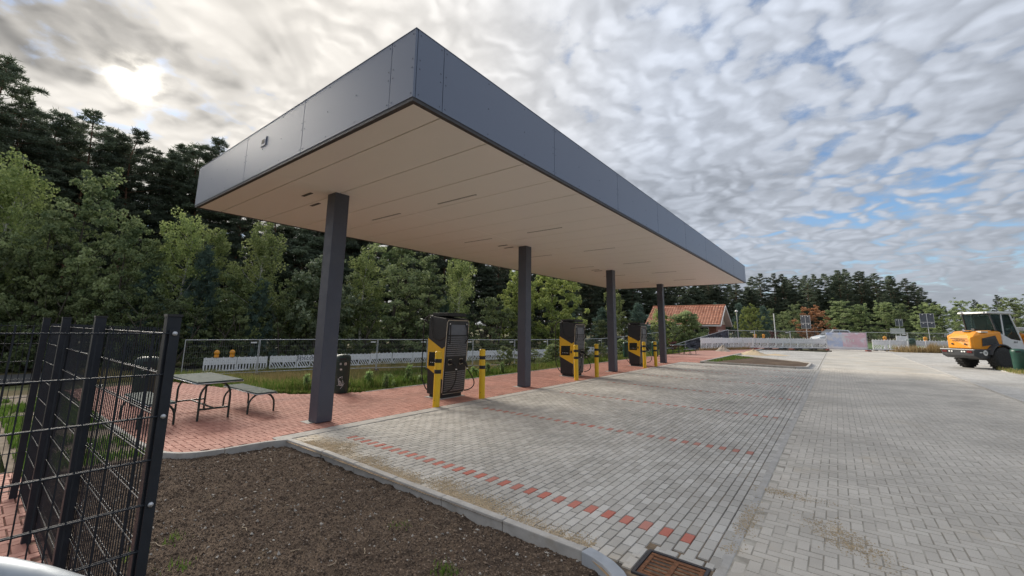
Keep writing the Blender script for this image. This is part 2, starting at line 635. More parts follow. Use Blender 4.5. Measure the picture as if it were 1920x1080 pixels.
def lay(parent, name, cx, cy, ang, L, Wd, mat, gap, rng, nkeep=300, tones=None, stuffname=None, keepmask=None):
    """nearest pieces become single objects (shared meshes), the rest one joined part"""
    n = len(cx)
    L = np.broadcast_to(np.asarray(L, float), (n,)).copy(); Wd = np.broadcast_to(np.asarray(Wd, float), (n,)).copy()
    tone = rng.beta(1.6, 1.6, n) if tones is None else tones
    d = np.hypot(cx, cy)
    cz = np.stack([cx, cy, np.full(n, -1.92)], -1)
    zf = cz @ np.array(CAM_F); u = 782.14 * (cz @ np.array(CAM_R)) / zf + 950; vv = 486 - 782.14 * (cz @ np.array(CAM_U)) / zf
    vis = (zf > .3) & (u > -10) & (u < 1930) & (vv < 1090)
    if keepmask is not None: vis &= keepmask
    order = np.argsort(np.where(vis, d, 1e6))
    keep = order[:nkeep]; keep = keep[vis[keep]]
    rest = np.ones(n, bool); rest[keep] = False
    if rest.any():
        V, F, T = brick_arrays(cx[rest], cy[rest], ang[rest], L[rest], Wd[rest], tone[rest], gap, rng)
        o = link(stuffname or name + '_field', np_mesh(name, V, F, mat, T), parent); o['kind'] = 'stuff'
    cache = {}
    for i in keep:
        key = (round(L[i], 3), round(Wd[i], 3), int(tone[i] * 7.99))
        if key not in cache:
            V, F, T = brick_arrays(np.zeros(1), np.zeros(1), np.zeros(1), np.array([key[0]]), np.array([key[1]]), np.array([(key[2] + .5) / 8]), gap, rng, dz=0)
            cache[key] = np_mesh(name, V, F, mat, T)
        o = link(name, cache[key], parent, (cx[i], cy[i], rng.normal(0, .0011)), ang[i])
        o.rotation_euler = (rng.normal(0, .005), rng.normal(0, .005), ang[i])


def herring(poly, bx, by, rng, ang0=0.0):
    """90 degree herringbone of 0.2 x 0.1 stones clipped (by centre) to a polygon"""
    p = np.asarray(poly); lo = p.min(0) - .4; hi = p.max(0) + .4
    u = .1
    i0, i1 = int((lo[0] - bx) / u) - 4, int((hi[0] - bx) / u) + 4
    j0, j1 = int((lo[1] - by) / u) - 4, int((hi[1] - by) / u) + 4
    I, J = np.meshgrid(np.arange(i0, i1), np.arange(j0, j1), indexing='ij')
    k = (I - J) % 4
    h = k == 0; v = k == 2
    # horizontal stone covers cells (i,j),(i+1,j); vertical stone covers (i,j),(i,j+1) at cells with (i-j)%4==2 -> shifted
    hx = bx + (I[h] + 1) * u; hy = by + (J[h] + .5) * u
    vx = bx + (I[v] + .5) * u; vy = by + (J[v] + 0) * u
    cx = np.concatenate([hx, vx]); cy = np.concatenate([hy, vy])
    ang = np.concatenate([np.zeros(len(hx)), np.full(len(vx), math.pi / 2)])
    m_ = inside(poly, cx, cy)
    return cx[m_], cy[m_], ang[m_]


# ------------------------------------------------------------------ charging bays (grey running bond with red marker stones)
BX0, BX1, BY0, BY1 = -7.53, -0.965, 3.66, 27.90
bay = poly_sheet('parking_bay_paving', [(-7.56, 3.60), (-1.90, 3.60), (-0.96, 3.0), (-0.96, 27.93), (-7.56, 27.93)], -0.013, M_joint_bay)
rows = int(round((BX1 - BX0) / .1))
cx = []; cy = []; red = []; le = []
LINES = [4.56 + 3.53 * k for k in range(7)]
for r in range(rows):
    x = BX0 + .05 + .1 * r
    off = 0.0 if r % 2 == 0 else .1
    y = BY0 - .3 + off
    while y < BY1:
        a = max(y, BY0); b = min(y + .2, BY1)
        if b - a > .05:
            c_ = (a + b) / 2
            isr = r % 2 == 0 and -6.95 < x < -1.15 and any(abs(c_ - (BY0 - .3 + .1 + .2 * round((l - BY0 + .2) / .2))) < .02 for l in LINES)
            cx.append(x); cy.append(c_); red.append(isr); le.append(b - a)
        y += .2
cx = np.array(cx); cy = np.array(cy); red = np.array(red); le = np.array(le)
# room for the gully and the curved kerb
GUL = (-1.485, -0.985, 3.58, 4.02)
kx, ky = -2.55, 2.66                    # centre of the curved kerb, radius about 1 m
out = ((cx > GUL[0] - .05) & (cx < GUL[1] + .07) & (cy < GUL[3] + .06))
out |= (cx > -2.0) & (cy < 3.74) & (np.hypot(cx - kx, cy - ky) < 1.14)
g = ~out
rb = np.random.default_rng(3)
lay(bay, 'paver', cx[g & ~red], cy[g & ~red], np.full((g & ~red).sum(), math.pi / 2), le[g & ~red], .1, M_pave_bay, .0075, rb)
lay(bay, 'marker_paver', cx[g & red], cy[g & red], np.full((g & red).sum(), math.pi / 2), le[g & red], .1, M_pave_dash, .0075, rb, nkeep=290, tones=np.clip(np.where(cy[g & red] < 6, .85, .45) + rb.normal(0, .16, (g & red).sum()), 0, 1))
# cut stones round the gully
for (x, y, l, w, a) in ((-1.36, 4.075, .2, .1, 0), (-1.15, 4.075, .2, .1, 0), (-1.005, 4.075, .075, .1, 0), (-1.54, 3.92, .2, .09, math.pi / 2), (-1.54, 3.71, .2, .09, math.pi / 2), (-1.05, 3.50, .14, .1, 0)):
    V, F, T = brick_arrays(np.zeros(1), np.zeros(1), np.zeros(1), np.array([l]), np.array([w]), np.array([.75]), .0075, rb)
    link('cut_paver', np_mesh('cut_paver', V, F, M_pave_bay, T), bay, (x, y, 0), a)

# ------------------------------------------------------------------ drive lane (grey herringbone), dusty
LX0, LX1 = -0.865, 4.10
LCUT = 30.0
lane = poly_sheet('drive_lane', [(LX0 - .02, 1.0), (LX1 + .02, 1.0), (LX1 + .02, LCUT), (LX0 - .02, LCUT)], -0.0042, M_joint_lane)
hp = [(LX0, 2.2), (LX1, 2.2), (LX1, LCUT), (LX0, LCUT)]
hx, hy, ha = herring([(LX0 + .03, 2.2), (LX1 - .03, 2.2), (LX1 - .03, LCUT), (LX0 + .03, LCUT)], LX0, 2.0, rb)
vis = hy > np.maximum(2.2, 1.0 + hx * .9)
lay(lane, 'paver', hx[vis], hy[vis], ha[vis], .2, .1, M_pave_lane, .0052, rb)
poly_sheet('far_drive_lane', [(LX0 - .02, LCUT), (LX1 + .02, LCUT), (LX1 + .02, 66), (LX0 - .02, 66)], -0.003, M_far_lane)
# bays on the other side of the lane and beyond the island
poly_sheet('far_parking_bays', [(LX1 + .13, 10), (12.5, 10), (12.5, 66), (LX1 + .13, 66)], -0.006, M_far_bay)
poly_sheet('bays_beyond_island', [(-6.66, 27.95), (-0.98, 27.95), (-0.98, 54.6), (-6.66, 54.6)], -0.008, M_far_bay)

# ------------------------------------------------------------------ red footpath
curve = [(-7.60 - .10, 3.40), (-7.68 - .06, 3.1), (-7.76, 2.74), (-7.84, 2.48), (-7.98, 2.28), (-8.2, 2.14), (-8.6, 2.06), (-9.4, 2.02)]
redpoly = [(-7.865, 3.60), (-7.60, 3.58)] + curve + [(-17.6, 2.0), (-17.6, 4.55), (-12.7, 5.70), (-11.9, 6.35), (-11.25, 7.4), (-11.15, 12), (-11.15, 34), (-6.84, 34), (-6.84, 28.1), (-7.865, 28.1)]
red_path = poly_sheet('red_footpath', redpoly, -0.012, M_joint_red)
hx, hy, ha = herring(redpoly, -20, 0, rb)
lay(red_path, 'brick', hx, hy, ha, .2, .1, M_pave_red, .0065, rb)
poly_sheet('far_red_footpath', [(-11.15, 34), (-6.84, 34), (-6.84, 54), (-5.6, 60), (-5.6, 66), (-10, 66), (-11.15, 50)], -0.004, M_far_red)
# paving inside the fenced enclosure
yard = poly_sheet('enclosure_paving', [(-8.6, -4), (-2.72, -4), (-2.72, .70), (-8.6, .70)], -0.012, M_joint_red)
hx, hy, ha = herring([(-8.6, -1.6), (-4.0, -1.6), (-4.0, .70), (-8.6, .70)], -8.3, -1.6, rb)
lay(yard, 'brick', hx, hy, ha, .2, .1, M_pave_red, .0075, rb, nkeep=200)


# ------------------------------------------------------------------ kerbs, made of single stones
def kerb_run(name, p0, p1, width, step, mat, z0, z1, label=None, gap=.008):
    root = empty(name, (p0[0], p0[1], 0)); root['kind'] = 'structure'
    d = Vector((p1[0] - p0[0], p1[1] - p0[1], 0)); Ln = d.length; a = math.atan2(d.y, d.x)
    n = max(1, int(round(Ln / step))); st = Ln / n
    me = MB().box((gap / 2, -width / 2, z0), (st - gap / 2, width / 2, z1)).mesh('kerb_stone', mat)
    for i in range(n):
        o = link('kerb_stone', me, root)
        o.location = (math.cos(a) * st * i, math.sin(a) * st * i, random.uniform(-.003, .003)); o.rotation_euler = (0, 0, a + random.uniform(-.002, .002))
        b = o.modifiers.new('bevel', 'BEVEL'); b.width = .009; b.segments = 2
    return root


def kerb_curve(name, pts, width, mat, z0, z1, step):
    root = empty(name, (pts[0][0], pts[0][1], 0)); root['kind'] = 'structure'
    P = [Vector((x, y, 0)) for x, y in pts]
    # resample
    seg = [0]
    for a, b in zip(P[:-1], P[1:]): seg.append(seg[-1] + (b - a).length)
    def at(s):
        for k in range(len(P) - 1):
            if s <= seg[k + 1] or k == len(P) - 2:
                return P[k].lerp(P[k + 1], (s - seg[k]) / (seg[k + 1] - seg[k]))
    n = max(1, round(seg[-1] / step)); st = seg[-1] / n
    for i in range(n):
        ss = [i * st + .004 + (st - .008) * k / 8 for k in range(9)]
        L_ = []; Rr = []
        for s in ss:
            c = at(s); t = (at(min(s + .05, seg[-1])) - at(max(s - .05, 0))).normalized(); nn = Vector((-t.y, t.x, 0))
            L_.append(c + nn * width / 2 - P[0]); Rr.append(c - nn * width / 2 - P[0])
        poly = [(q.x, q.y) for q in L_] + [(q.x, q.y) for q in reversed(Rr)]
        if sum(a[0] * b[1] - b[0] * a[1] for a, b in zip(poly, poly[1:] + poly[:1])) < 0: poly.reverse()
        MB().prism(poly, z0, z1).build('kerb_stone', mat, root, bev=.008)
    return root


kerb_run('bed_kerb', (-7.57, 3.665), (-6.45, 3.69), .09, 1.0, M_kerb, -.22, .012)
kerb_run('bed_kerb', (-6.43, 3.695), (-1.93, 3.635), .088, 1.0, M_kerb, -.22, .014)
kerb_curve('curved_bed_kerb', [(-1.92, 3.635), (-1.75, 3.595), (-1.60, 3.52), (-1.48, 3.40), (-1.40, 3.24), (-1.36, 3.05), (-1.35, 2.6), (-1.35, 1.8)], .12, M_kerb_new, -.22, .016, 1.0)
kerb_curve('footpath_edging', [(-7.52, 3.66)] + [(x + .06, y - .02) for x, y in curve] + [(-12.9, 1.98)], .07, M_kerb, -.22, .010, 1.0)
kerb_run('gutter_strip', (-7.715, 3.52), (-7.715, 28.0), .29, 1.0, M_kerb, -.2, .004, gap=.006)
kerb_run('lane_strip', (-0.915, 2.0), (-0.915, 55.0), .085, 1.0, M_kerb, -.2, .003, gap=.006)
kerb_run('lane_edge_strip', (4.165, 6.0), (4.165, 62.0), .085, 1.0, M_kerb, -.2, .012, gap=.006)
kerb_run('path_back_edging', (-11.20, 7.6), (-11.20, 34.0), .06, 1.0, M_kerb, -.2, .012)
kerb_run('path_kerb', (-6.75, 28.1), (-6.75, 55.0), .13, 1.0, M_kerb, -.2, .10)
kerb_run('bay_end_kerb', (-7.60, 28.02), (-6.85, 28.02), .10, 1.0, M_kerb, -.2, .006)
kerb_run('enclosure_edging', (-8.3, .74), (-2.75, .74), .05, 1.0, M_dirt, -.2, .002)

# ------------------------------------------------------------------ soil bed in front
def vnoise(x, y, s, seed):
    """smooth value noise on arrays"""
    r = np.random.default_rng(seed); tab = r.random((64, 64))
    x = x / s; y = y / s
    xi = np.floor(x).astype(int); yi = np.floor(y).astype(int); fx = x - xi; fy = y - yi
    fx = fx * fx * (3 - 2 * fx); fy = fy * fy * (3 - 2 * fy)
    a = tab[xi % 64, yi % 64]; b = tab[(xi + 1) % 64, yi % 64]; c = tab[xi % 64, (yi + 1) % 64]; d = tab[(xi + 1) % 64, (yi + 1) % 64]
    return (a * (1 - fx) + b * fx) * (1 - fy) + (c * (1 - fx) + d * fx) * fy


def soil_z(x, y):
    # packed soil, a little below the kerbs; slightly mounded towards the middle of the bed
    b = -.095 + .05 * np.clip((3.3 - y) / 2.2, 0, 1)
    return b + .030 * (vnoise(x, y, .45, 1) - .5) + .030 * (vnoise(x, y, .13, 2) - .5) + .026 * (vnoise(x, y, .06, 3) - .5)


def m_soil():
    t = NT('dark_garden_soil')
    a = t.noise(1.1, 5, .62); b = t.noise(34, 5, .7)
    c = t.mix(t.ramp(a, .35, .68), (.080, .057, .042), (.135, .098, .070))
    c = t.scale(c, t.ramp(b, .25, .75, .62, 1.45))
    c = t.mix(t.math('MULTIPLY', t.ramp(t.noise(.8, 6, .75, dist=.7), .56, .72), .55), c, (.21, .165, .105))
    t.pbr(c, .97, 0, t.bump(t.noise(120, 5, .75), .9, .012), .15)
    return t.m


M_soil = m_soil()
sx = np.arange(-8.3, -1.30, .028); sy = np.arange(.76, 3.66, .028)
X, Y = np.meshgrid(sx, sy, indexing='ij'); V = np.stack([X, Y, soil_z(X, Y)], -1).reshape(-1, 3)
nx, ny = len(sx), len(sy); I = np.arange(nx * ny).reshape(nx, ny)
F = np.stack([I[:-1, :-1], I[1:, :-1], I[1:, 1:], I[:-1, 1:]], -1).reshape(-1, 4)
cxy = V[F].mean(1)
bedpoly = [(-1.37, -5), (-1.40, 3.2), (-1.6, 3.5), (-1.95, 3.62), (-7.46, 3.68)] + [(x + .05, y) for x, y in curve[:-1]] + [(-8.4, 2.0), (-8.4, .5), (-8.4, -5)]
F = F[inside(bedpoly, cxy[:, 0], cxy[:, 1])]
tag(link('soil_bed', np_mesh('soil_bed', V, F, M_soil, smooth=True)), kind='structure')
poly_sheet('soil_bed_behind', [(-2.72, -6), (-1.30, -6), (-1.30, .63), (-2.72, .63)], -.06, M_soil)
poly_sheet('soil_strip', [(-8.3, 2.06), (-17.6, 2.0), (-17.6, .6), (-8.3, .6)], -.05, M_dirt)

# clods and pebbles
def lumps(n, xr, yr, smin, smax, seed, zf, mat, name, poly=None, power=2.5, kind='stuff', squash=.7):
    r = np.random.default_rng(seed)
    x = r.uniform(*xr, n); y = r.uniform(*yr, n)
    if poly is not None:
        k = inside(poly, x, y); x = x[k]; y = y[k]; n = len(x)
    s = smin + (smax - smin) * r.random(n) ** power
    base = np.array([(1, 0, 0), (0, 1, 0), (-1, 0, 0), (0, -1, 0), (.3, .2, 1), (0, 0, -1)], float)
    V = base[None] * (1 + r.normal(0, .28, (n, 6, 3)))
    a = r.uniform(0, 6.28, n); c, s_ = np.cos(a)[:, None], np.sin(a)[:, None]
    vx = V[..., 0] * c - V[..., 1] * s_; vy = V[..., 0] * s_ + V[..., 1] * c
    V = np.stack([vx * s[:, None] + x[:, None], vy * s[:, None] * .8 + y[:, None], V[..., 2] * s[:, None] * squash + (zf(x, y) + s * .15)[:, None]], -1).reshape(-1, 3)
    q = np.array([(0, 1, 4), (1, 2, 4), (2, 3, 4), (3, 0, 4), (1, 0, 5), (2, 1, 5), (3, 2, 5), (0, 3, 5)])
    F = (np.arange(n)[:, None, None] * 6 + q[None]).reshape(-1, 3)
    o = link(name, np_mesh(name, V, F, mat, np.repeat(r.random(n), 6))); tag(o, kind=kind)
    return o


def m_clod():
    t = NT('soil_clods'); a = t.attr('tone')
    c = t.mix(a, (.055, .039, .030), (.25, .185, .135))
    t.pbr(c, .95, 0, t.bump(t.noise(220, 3, .6), .5, .003), .2)
    return t.m


tag(lumps(110000, (-8.2, -1.4), (.78, 3.62), .003, .0155, 5, soil_z, m_clod(), 'soil_clods', bedpoly, 3.2), label='dark crumbly soil clods scattered over the planting bed', cat='soil')
tag(lumps(2600, (-8.2, -1.4), (.78, 3.6), .004, .022, 6, soil_z, simple('pale_pebble', (.36, .33, .29), .8, var=.4, vs=30), 'pebbles', bedpoly, 4), label='pale pebbles strewn over the dark soil bed', cat='pebbles')
# sand lying along the inside of the kerb and in two heaps on the lane
def sand_grains(n, xr, yr, seed, thr, name, label):
    r = np.random.default_rng(seed)
    x = r.uniform(*xr, n); y = r.uniform(*yr, n)
    w = thr(x, y); k = r.random(n) < w
    o = lumps(int(k.sum()), (0, 1), (0, 1), .0035, .009, seed, lambda a, b: np.zeros_like(a), M_sand, name, None, 2.0)
    me = o.data; nV = len(me.vertices); co = np.empty(nV * 3, np.float32); me.vertices.foreach_get('co', co); co = co.reshape(-1, 6, 3)
    co -= co.mean(1, keepdims=True); nn = len(co)
    co += np.stack([x[k][:nn], y[k][:nn], np.full(nn, .002)], -1)[:, None]
    me.vertices.foreach_set('co', co.ravel()); me.update()
    tag(o, label, 'sand', kind='stuff')


def thr_kerb(x, y):
    d = y - 3.70
    return np.clip(np.exp(-(d / (.08 + .34 * vnoise(x, y, .5, 9) ** 2 + .20 * np.clip((-5 - x) / 2, 0, 1))) ** 2) * (vnoise(x, y, .22, 8) * 1.5 - .1), 0, 1) * (d > 0)


sand_grains(110000, (-7.2, -1.9), (3.70, 4.5), 21, thr_kerb, 'sand_along_kerb', 'yellow sand grains swept along the inside of the bed kerb')


def thr_lane(x, y):
    q = np.exp(-(((x + .1 + .5 * (y - 5.35)) / .16) ** 2 + ((y - 5.4) / .28) ** 2)) + np.exp(-(((x + .9) / .07) ** 2 + ((y - 5.25) / .35) ** 2)) + .7 * np.exp(-(((x + .70) / .35) ** 2 + ((y - 6.35) / .10) ** 2)) + .5 * np.exp(-(((x + .92) / .07) ** 2 + ((y - 4.5) / .1) ** 2))
    return np.clip(q * (.35 + vnoise(x, y, .15, 12)), 0, 1) * .9


sand_grains(50000, (-1.0, .6), (4.2, 6.8), 22, thr_lane, 'sand_on_lane', 'yellow sand spilled on the lane pavers beside the strip')

# ------------------------------------------------------------------ gully grate
gy_ = empty('gully_grate', (-1.235, 3.80, 0), 0, 'rusty cast iron gully grate beside the curved kerb', 'drain grate')
fr = MB()
for a, b in (((-.25, -.22), (.25, -.195)), ((-.25, .195), (.25, .22)), ((-.25, -.195), (-.225, .195)), ((.225, -.195), (.25, .195))):
    fr.box((a[0], a[1], -.12), (b[0], b[1], .004))
fr.build('frame', M_trim, gy_)
MB().box((-.225, -.195, -.125), (.225, .195, -.12)).build('pit', M_blackmatte, gy_)
rim = MB()
for a, b in (((-.22, -.19), (.22, -.150)), ((-.22, .150), (.22, .19)), ((-.22, -.15), (-.185, .15)), ((.185, -.15), (.22, .15)), ((-.02, -.15), (.02, .15))):
    rim.box((a[0], a[1], -.045), (b[0], b[1], -.002))
rim.build('rim', M_rust, gy_, bev=.004)
for i in range(5):
    y = -.118 + .059 * i
    for x0, x1 in ((-.185, -.02), (.02, .185)):
        MB().box((x0, y - .013, -.04), (x1, y + .013, -.006)).build('bar', M_rust, gy_, bev=.004)

# ------------------------------------------------------------------ planted island at the end of the charging bays
isl = [(-6.66, 28.2), (-1.95, 27.95), (-1.45, 28.5), (-1.42, 32.4), (-2.1, 33.6), (-6.66, 38.3)]
ik = empty('island_kerb', (isl[0][0], isl[0][1], 0)); ik['kind'] = 'structure'
for a, b in zip(isl, isl[1:]):
    d = Vector((b[0] - a[0], b[1] - a[1], 0)); n = max(1, round(d.length / 1.0)); an = math.atan2(d.y, d.x)
    for i in range(n):
        p = Vector((a[0], a[1], 0)) + d * i / n
        o = MB().box((.004, -.06, -.2), (d.length / n - .004, .06, .105)).build('kerb_stone', M_kerb, ik, bev=.01)
        o.location = (p.x - isl[0][0], p.y - isl[0][1], 0); o.rotation_euler = (0, 0, an)
isoil = poly_sheet('island_soil', [(-6.64, 28.28), (-2.0, 28.05), (-1.52, 28.6), (-1.5, 32.3), (-2.15, 33.5), (-6.64, 38.1)], .06, M_soil)
# ------------------------------------------------------------------ canopy
CX0, CX1, CY0, CY1, CZB, CZT = -12.293, -3.978, 3.097, 28.136, 4.770, 5.780
can = empty('charging_canopy', ((CX0 + CX1) / 2, CY0 + 5, 0), 0, 'long flat canopy with grey fascia, cream underside and four dark columns over the charging bays', 'canopy')
can.location = (0, 0, 0)
core = MB(); core.box((CX0 + .06, CY0 + .06, CZB + .10), (CX1 - .06, CY1 - .06, CZT - .12)); core.build('roof_core', M_trim, can)


M_rivet = simple('rivet_grey', (.085, .10, .145), .5)


def rivets(mb, pts, axis):
    for p in pts:
        if axis == 'y': mb.box((p[0] - .008, p[1] - .003, p[2] - .008), (p[0] + .008, p[1], p[2] + .008))
        elif axis == 'x': mb.box((p[0], p[1] - .008, p[2] - .008), (p[0] + .003, p[1] + .008, p[2] + .008))


def fascia(a, b, side):
    """one panel of the fascia between a and b along the side"""
    g = .0045
    mb = MB()
    z0, z1 = CZB + .045, CZT
    rv = MB()
    zs = [z0 + .06, z0 + .42, z1 - .42, z1 - .06]
    L = b - a
    if side in 'fk':
        y = CY0 if side == 'f' else CY1
        if side == 'f': mb.box((a + g, y, z0), (b - g, y + .035, z1))
        else: mb.box((a + g, y - .035, z0), (b - g, y, z1))
        o = mb.build('fascia_panel', M_fascia, can, bev=.003)
        if side == 'f':
            pts = [(x, y, z) for x in (a + .05, b - .05) for z in zs]
            if L > 1.5: pts += [(a + L * k, y, z) for k in (.33, .66) for z in (zs[0], zs[-1])] + [(a + L * k, y, (z0 + z1) / 2) for k in (.33, .66)]
            rivets(rv, pts, 'y'); rv.build('rivets', M_rivet, o)['kind'] = 'stuff'
    else:
        x = CX1 if side == 'r' else CX0
        if side == 'r': mb.box((x - .035, a + g, z0), (x, b - g, z1))
        else: mb.box((x, a + g, z0), (x + .035, b - g, z1))
        o = mb.build('fascia_panel', M_fascia, can, bev=.003)
        if side == 'r':
            pts = [(x, y, z) for y in (a + .05, b - .05) for z in zs]
            if L > 1.5: pts += [(x, a + L * k, z) for k in (.33, .66) for z in (zs[0], zs[-1])] + [(x, a + L * k, (z0 + z1) / 2) for k in (.33, .66)]
            rivets(rv, pts, 'x'); rv.build('rivets', M_rivet, o)['kind'] = 'stuff'


xs = [CX0, CX0 + .12, -9.32, -6.91, -4.48, CX1]
for a, b in zip(xs[:1] + xs[2:], xs[2:]): fascia(a + (.0 if a != CX0 else .0), b, 'f'); fascia(a + .04 if a == CX0 else a, b - .04 if b == CX1 else b, 'k')
ys = [CY0 + .036, 3.6] + [6.52 + 2.985 * k for k in range(8)]
ys = [y for y in ys if y < CY1 - .4] + [CY1 - .036]
for a, b in zip(ys, ys[1:]): fascia(a, b, 'r'); fascia(a, b, 'l')
# dark drip trim round the lower edge
tr = MB()
t0, t1 = CZB - .005, CZB + .05
tr.box((CX0 + .01, CY0 + .008, t0), (CX1 - .01, CY0 + .075, t1)).box((CX0 + .01, CY1 - .075, t0), (CX1 - .01, CY1 - .008, t1))
tr.box((CX1 - .075, CY0 + .075, t0), (CX1 - .01, CY1 - .075, t1)).box((CX0 + .01, CY0 + .075, t0), (CX0 + .075, CY1 - .075, t1))
tr.build('drip_trim', M_trim, can)
cp = MB()
cp.box((CX0 - .006, CY0 - .006, CZT), (CX1 + .006, CY0 + .10, CZT + .008)).box((CX0 - .006, CY1 - .10, CZT), (CX1 + .006, CY1 + .006, CZT + .008))
cp.box((CX1 - .1, CY0 + .1, CZT), (CX1 + .006, CY1 - .1, CZT + .008)).box((CX0 - .006, CY0 + .1, CZT), (CX0 + .1, CY1 - .1, CZT + .008))
cp.build('coping', M_fascia, can)
# soffit: cassettes one metre wide, split in the middle
sy_ = [CY0 + .078, 3.65] + [4.64 + 1.006 * k for k in range(24)]
sy_ = [y for y in sy_ if y < CY1 - .2] + [CY1 - .078]
XM = -8.17
cache = {}
for a, b in zip(sy_, sy_[1:]):
    for x0, x1 in ((CX0 + .078, XM), (XM, CX1 - .078)):
        key = (round(b - a, 3), x0)
        gp = .0095
        if key not in cache:
            cache[key] = MB().box((x0 + .0015, gp, CZB + .004), (x1 - .0015, b - a - gp, CZB + .03)).mesh('soffit_panel', M_soffit)
        o = link('soffit_panel', cache[key], can, (0, a, random.uniform(-.001, .001)))
        bv = o.modifiers.new('bevel', 'BEVEL'); bv.width = .003; bv.segments = 2
# light slots
LY = [6.43 + 3.63 * k for k in range(6)]
lt = MB().box((-.6, -.026, -.002), (.6, .026, .01)).mesh('light_slot', M_trim)
ln = MB().box((-.585, -.017, -.0045), (.585, .017, -.002)).mesh('light_lens', simple('lamp_diffuser_off', (.55, .53, .5), .3))
for y in LY:
    for x in (-6.5, -9.1):
        s = link('light_slot', lt, can, (x, y, CZB + .001)); link('light_lens', ln, s)
vs_ = MB().box((-.2, -.035, -.003), (.2, .035, .01)).mesh('access_slot', M_trim)
for x, y in ((-8.95, 4.25), (-9.55, 4.75), (-8.93, 11.17), (-8.99, 11.58), (-8.95, 18.4), (-8.99, 18.8)):
    link('access_slot', vs_, can, (x, y, CZB + .001))
# small junction box opening on the short fascia
jb = MB(); jb.box((-8.62, CY0 - .012, 5.36), (-8.38, CY0 - .002, 5.54)); jo = jb.build('cable_box', M_fascia, can, bev=.003)
MB().box((-8.56, CY0 - .016, 5.41), (-8.44, CY0 - .0125, 5.49)).build('opening', M_blackmatte, jo)
for k, y in enumerate((4.697, 11.80, 18.97, 26.30)):
    w = .165
    c = MB().box((-w, -w, .012), (w, w, CZB + .02)).build('column', M_column, can, (-8.43, y, 0), bev=.012)
    MB().box((-.30, -.26, -.01), (.02, .20, .006)).build('base_plate', M_kerb, c)
# ------------------------------------------------------------------ vegetation
def m_leaf(name, dark, light, trans=.35, vary=.25):
    t = NT(name)
    c = t.mix(t.attr('tone'), dark, light)
    c = t.scale(c, t.ramp(t.objrand(), 0, 1, 1.55 * (1 - vary), 1.55 * (1 + vary)))
    hs_ = t.n('ShaderNodeHueSaturation'); hs_.inputs['Saturation'].default_value = .82; t.set(hs_.inputs['Color'], c); c = hs_.outputs[0]
    d = t.n('ShaderNodeBsdfPrincipled'); t.set(d.inputs['Base Color'], c); d.inputs['Roughness'].default_value = .55; d.inputs['Specular IOR Level'].default_value = .35
    tr = t.n('ShaderNodeBsdfTranslucent'); t.set(tr.inputs['Color'], t.mix(.5, c, t.scale(c, 1.7)))
    mx = t.n('ShaderNodeMixShader'); mx.inputs[0].default_value = trans
    t.t.links.new(d.outputs[0], mx.inputs[1]); t.t.links.new(tr.outputs[0], mx.inputs[2]); t.t.links.new(mx.outputs[0], t.out.inputs[0])
    return t.m


def unit(v):
    return v / (np.linalg.norm(v, axis=-1, keepdims=True) + 1e-9)


def leaf_quads(C, size, rng, droop=0.0, wide=.34):
    """diamond leaves at C, random orientation"""
    n = len(C)
    t = unit(rng.normal(size=(n, 3)) + np.array([0, 0, -droop]))
    b = unit(np.cross(t, rng.normal(size=(n, 3))))
    s = (size * rng.uniform(.6, 1.35, n))[:, None]
    V = np.stack([C - t * s * .5, C + b * s * wide, C + t * s * .5, C - b * s * wide], 1).reshape(-1, 3)
    F = np.arange(n * 4).reshape(n, 4)
    return V, F


def needle_tris(C, D, ln, wd, rng):
    n = len(C)
    D = unit(D); b = unit(np.cross(D, rng.normal(size=(n, 3))))
    l = (ln * rng.uniform(.6, 1.3, n))[:, None]; w = (wd * rng.uniform(.7, 1.3, n))[:, None]
    V = np.stack([C - b * w, C + b * w, C + D * l], 1).reshape(-1, 3)
    return V, np.arange(n * 3).reshape(n, 3)


def limb(mb, a, b, r0, r1, rng, bend=.12, n=6, k=4):
    a = Vector(a); b = Vector(b); L = (b - a).length
    pts = []; rs = []
    off = Vector(rng.normal(0, bend * L * .5, 3))
    for i in range(k + 1):
        t = i / k
        pts.append(a.lerp(b, t) + off * math.sin(math.pi * t) * .6); rs.append(r0 + (r1 - r0) * t)
    mb.tube(pts, rs, n, False)


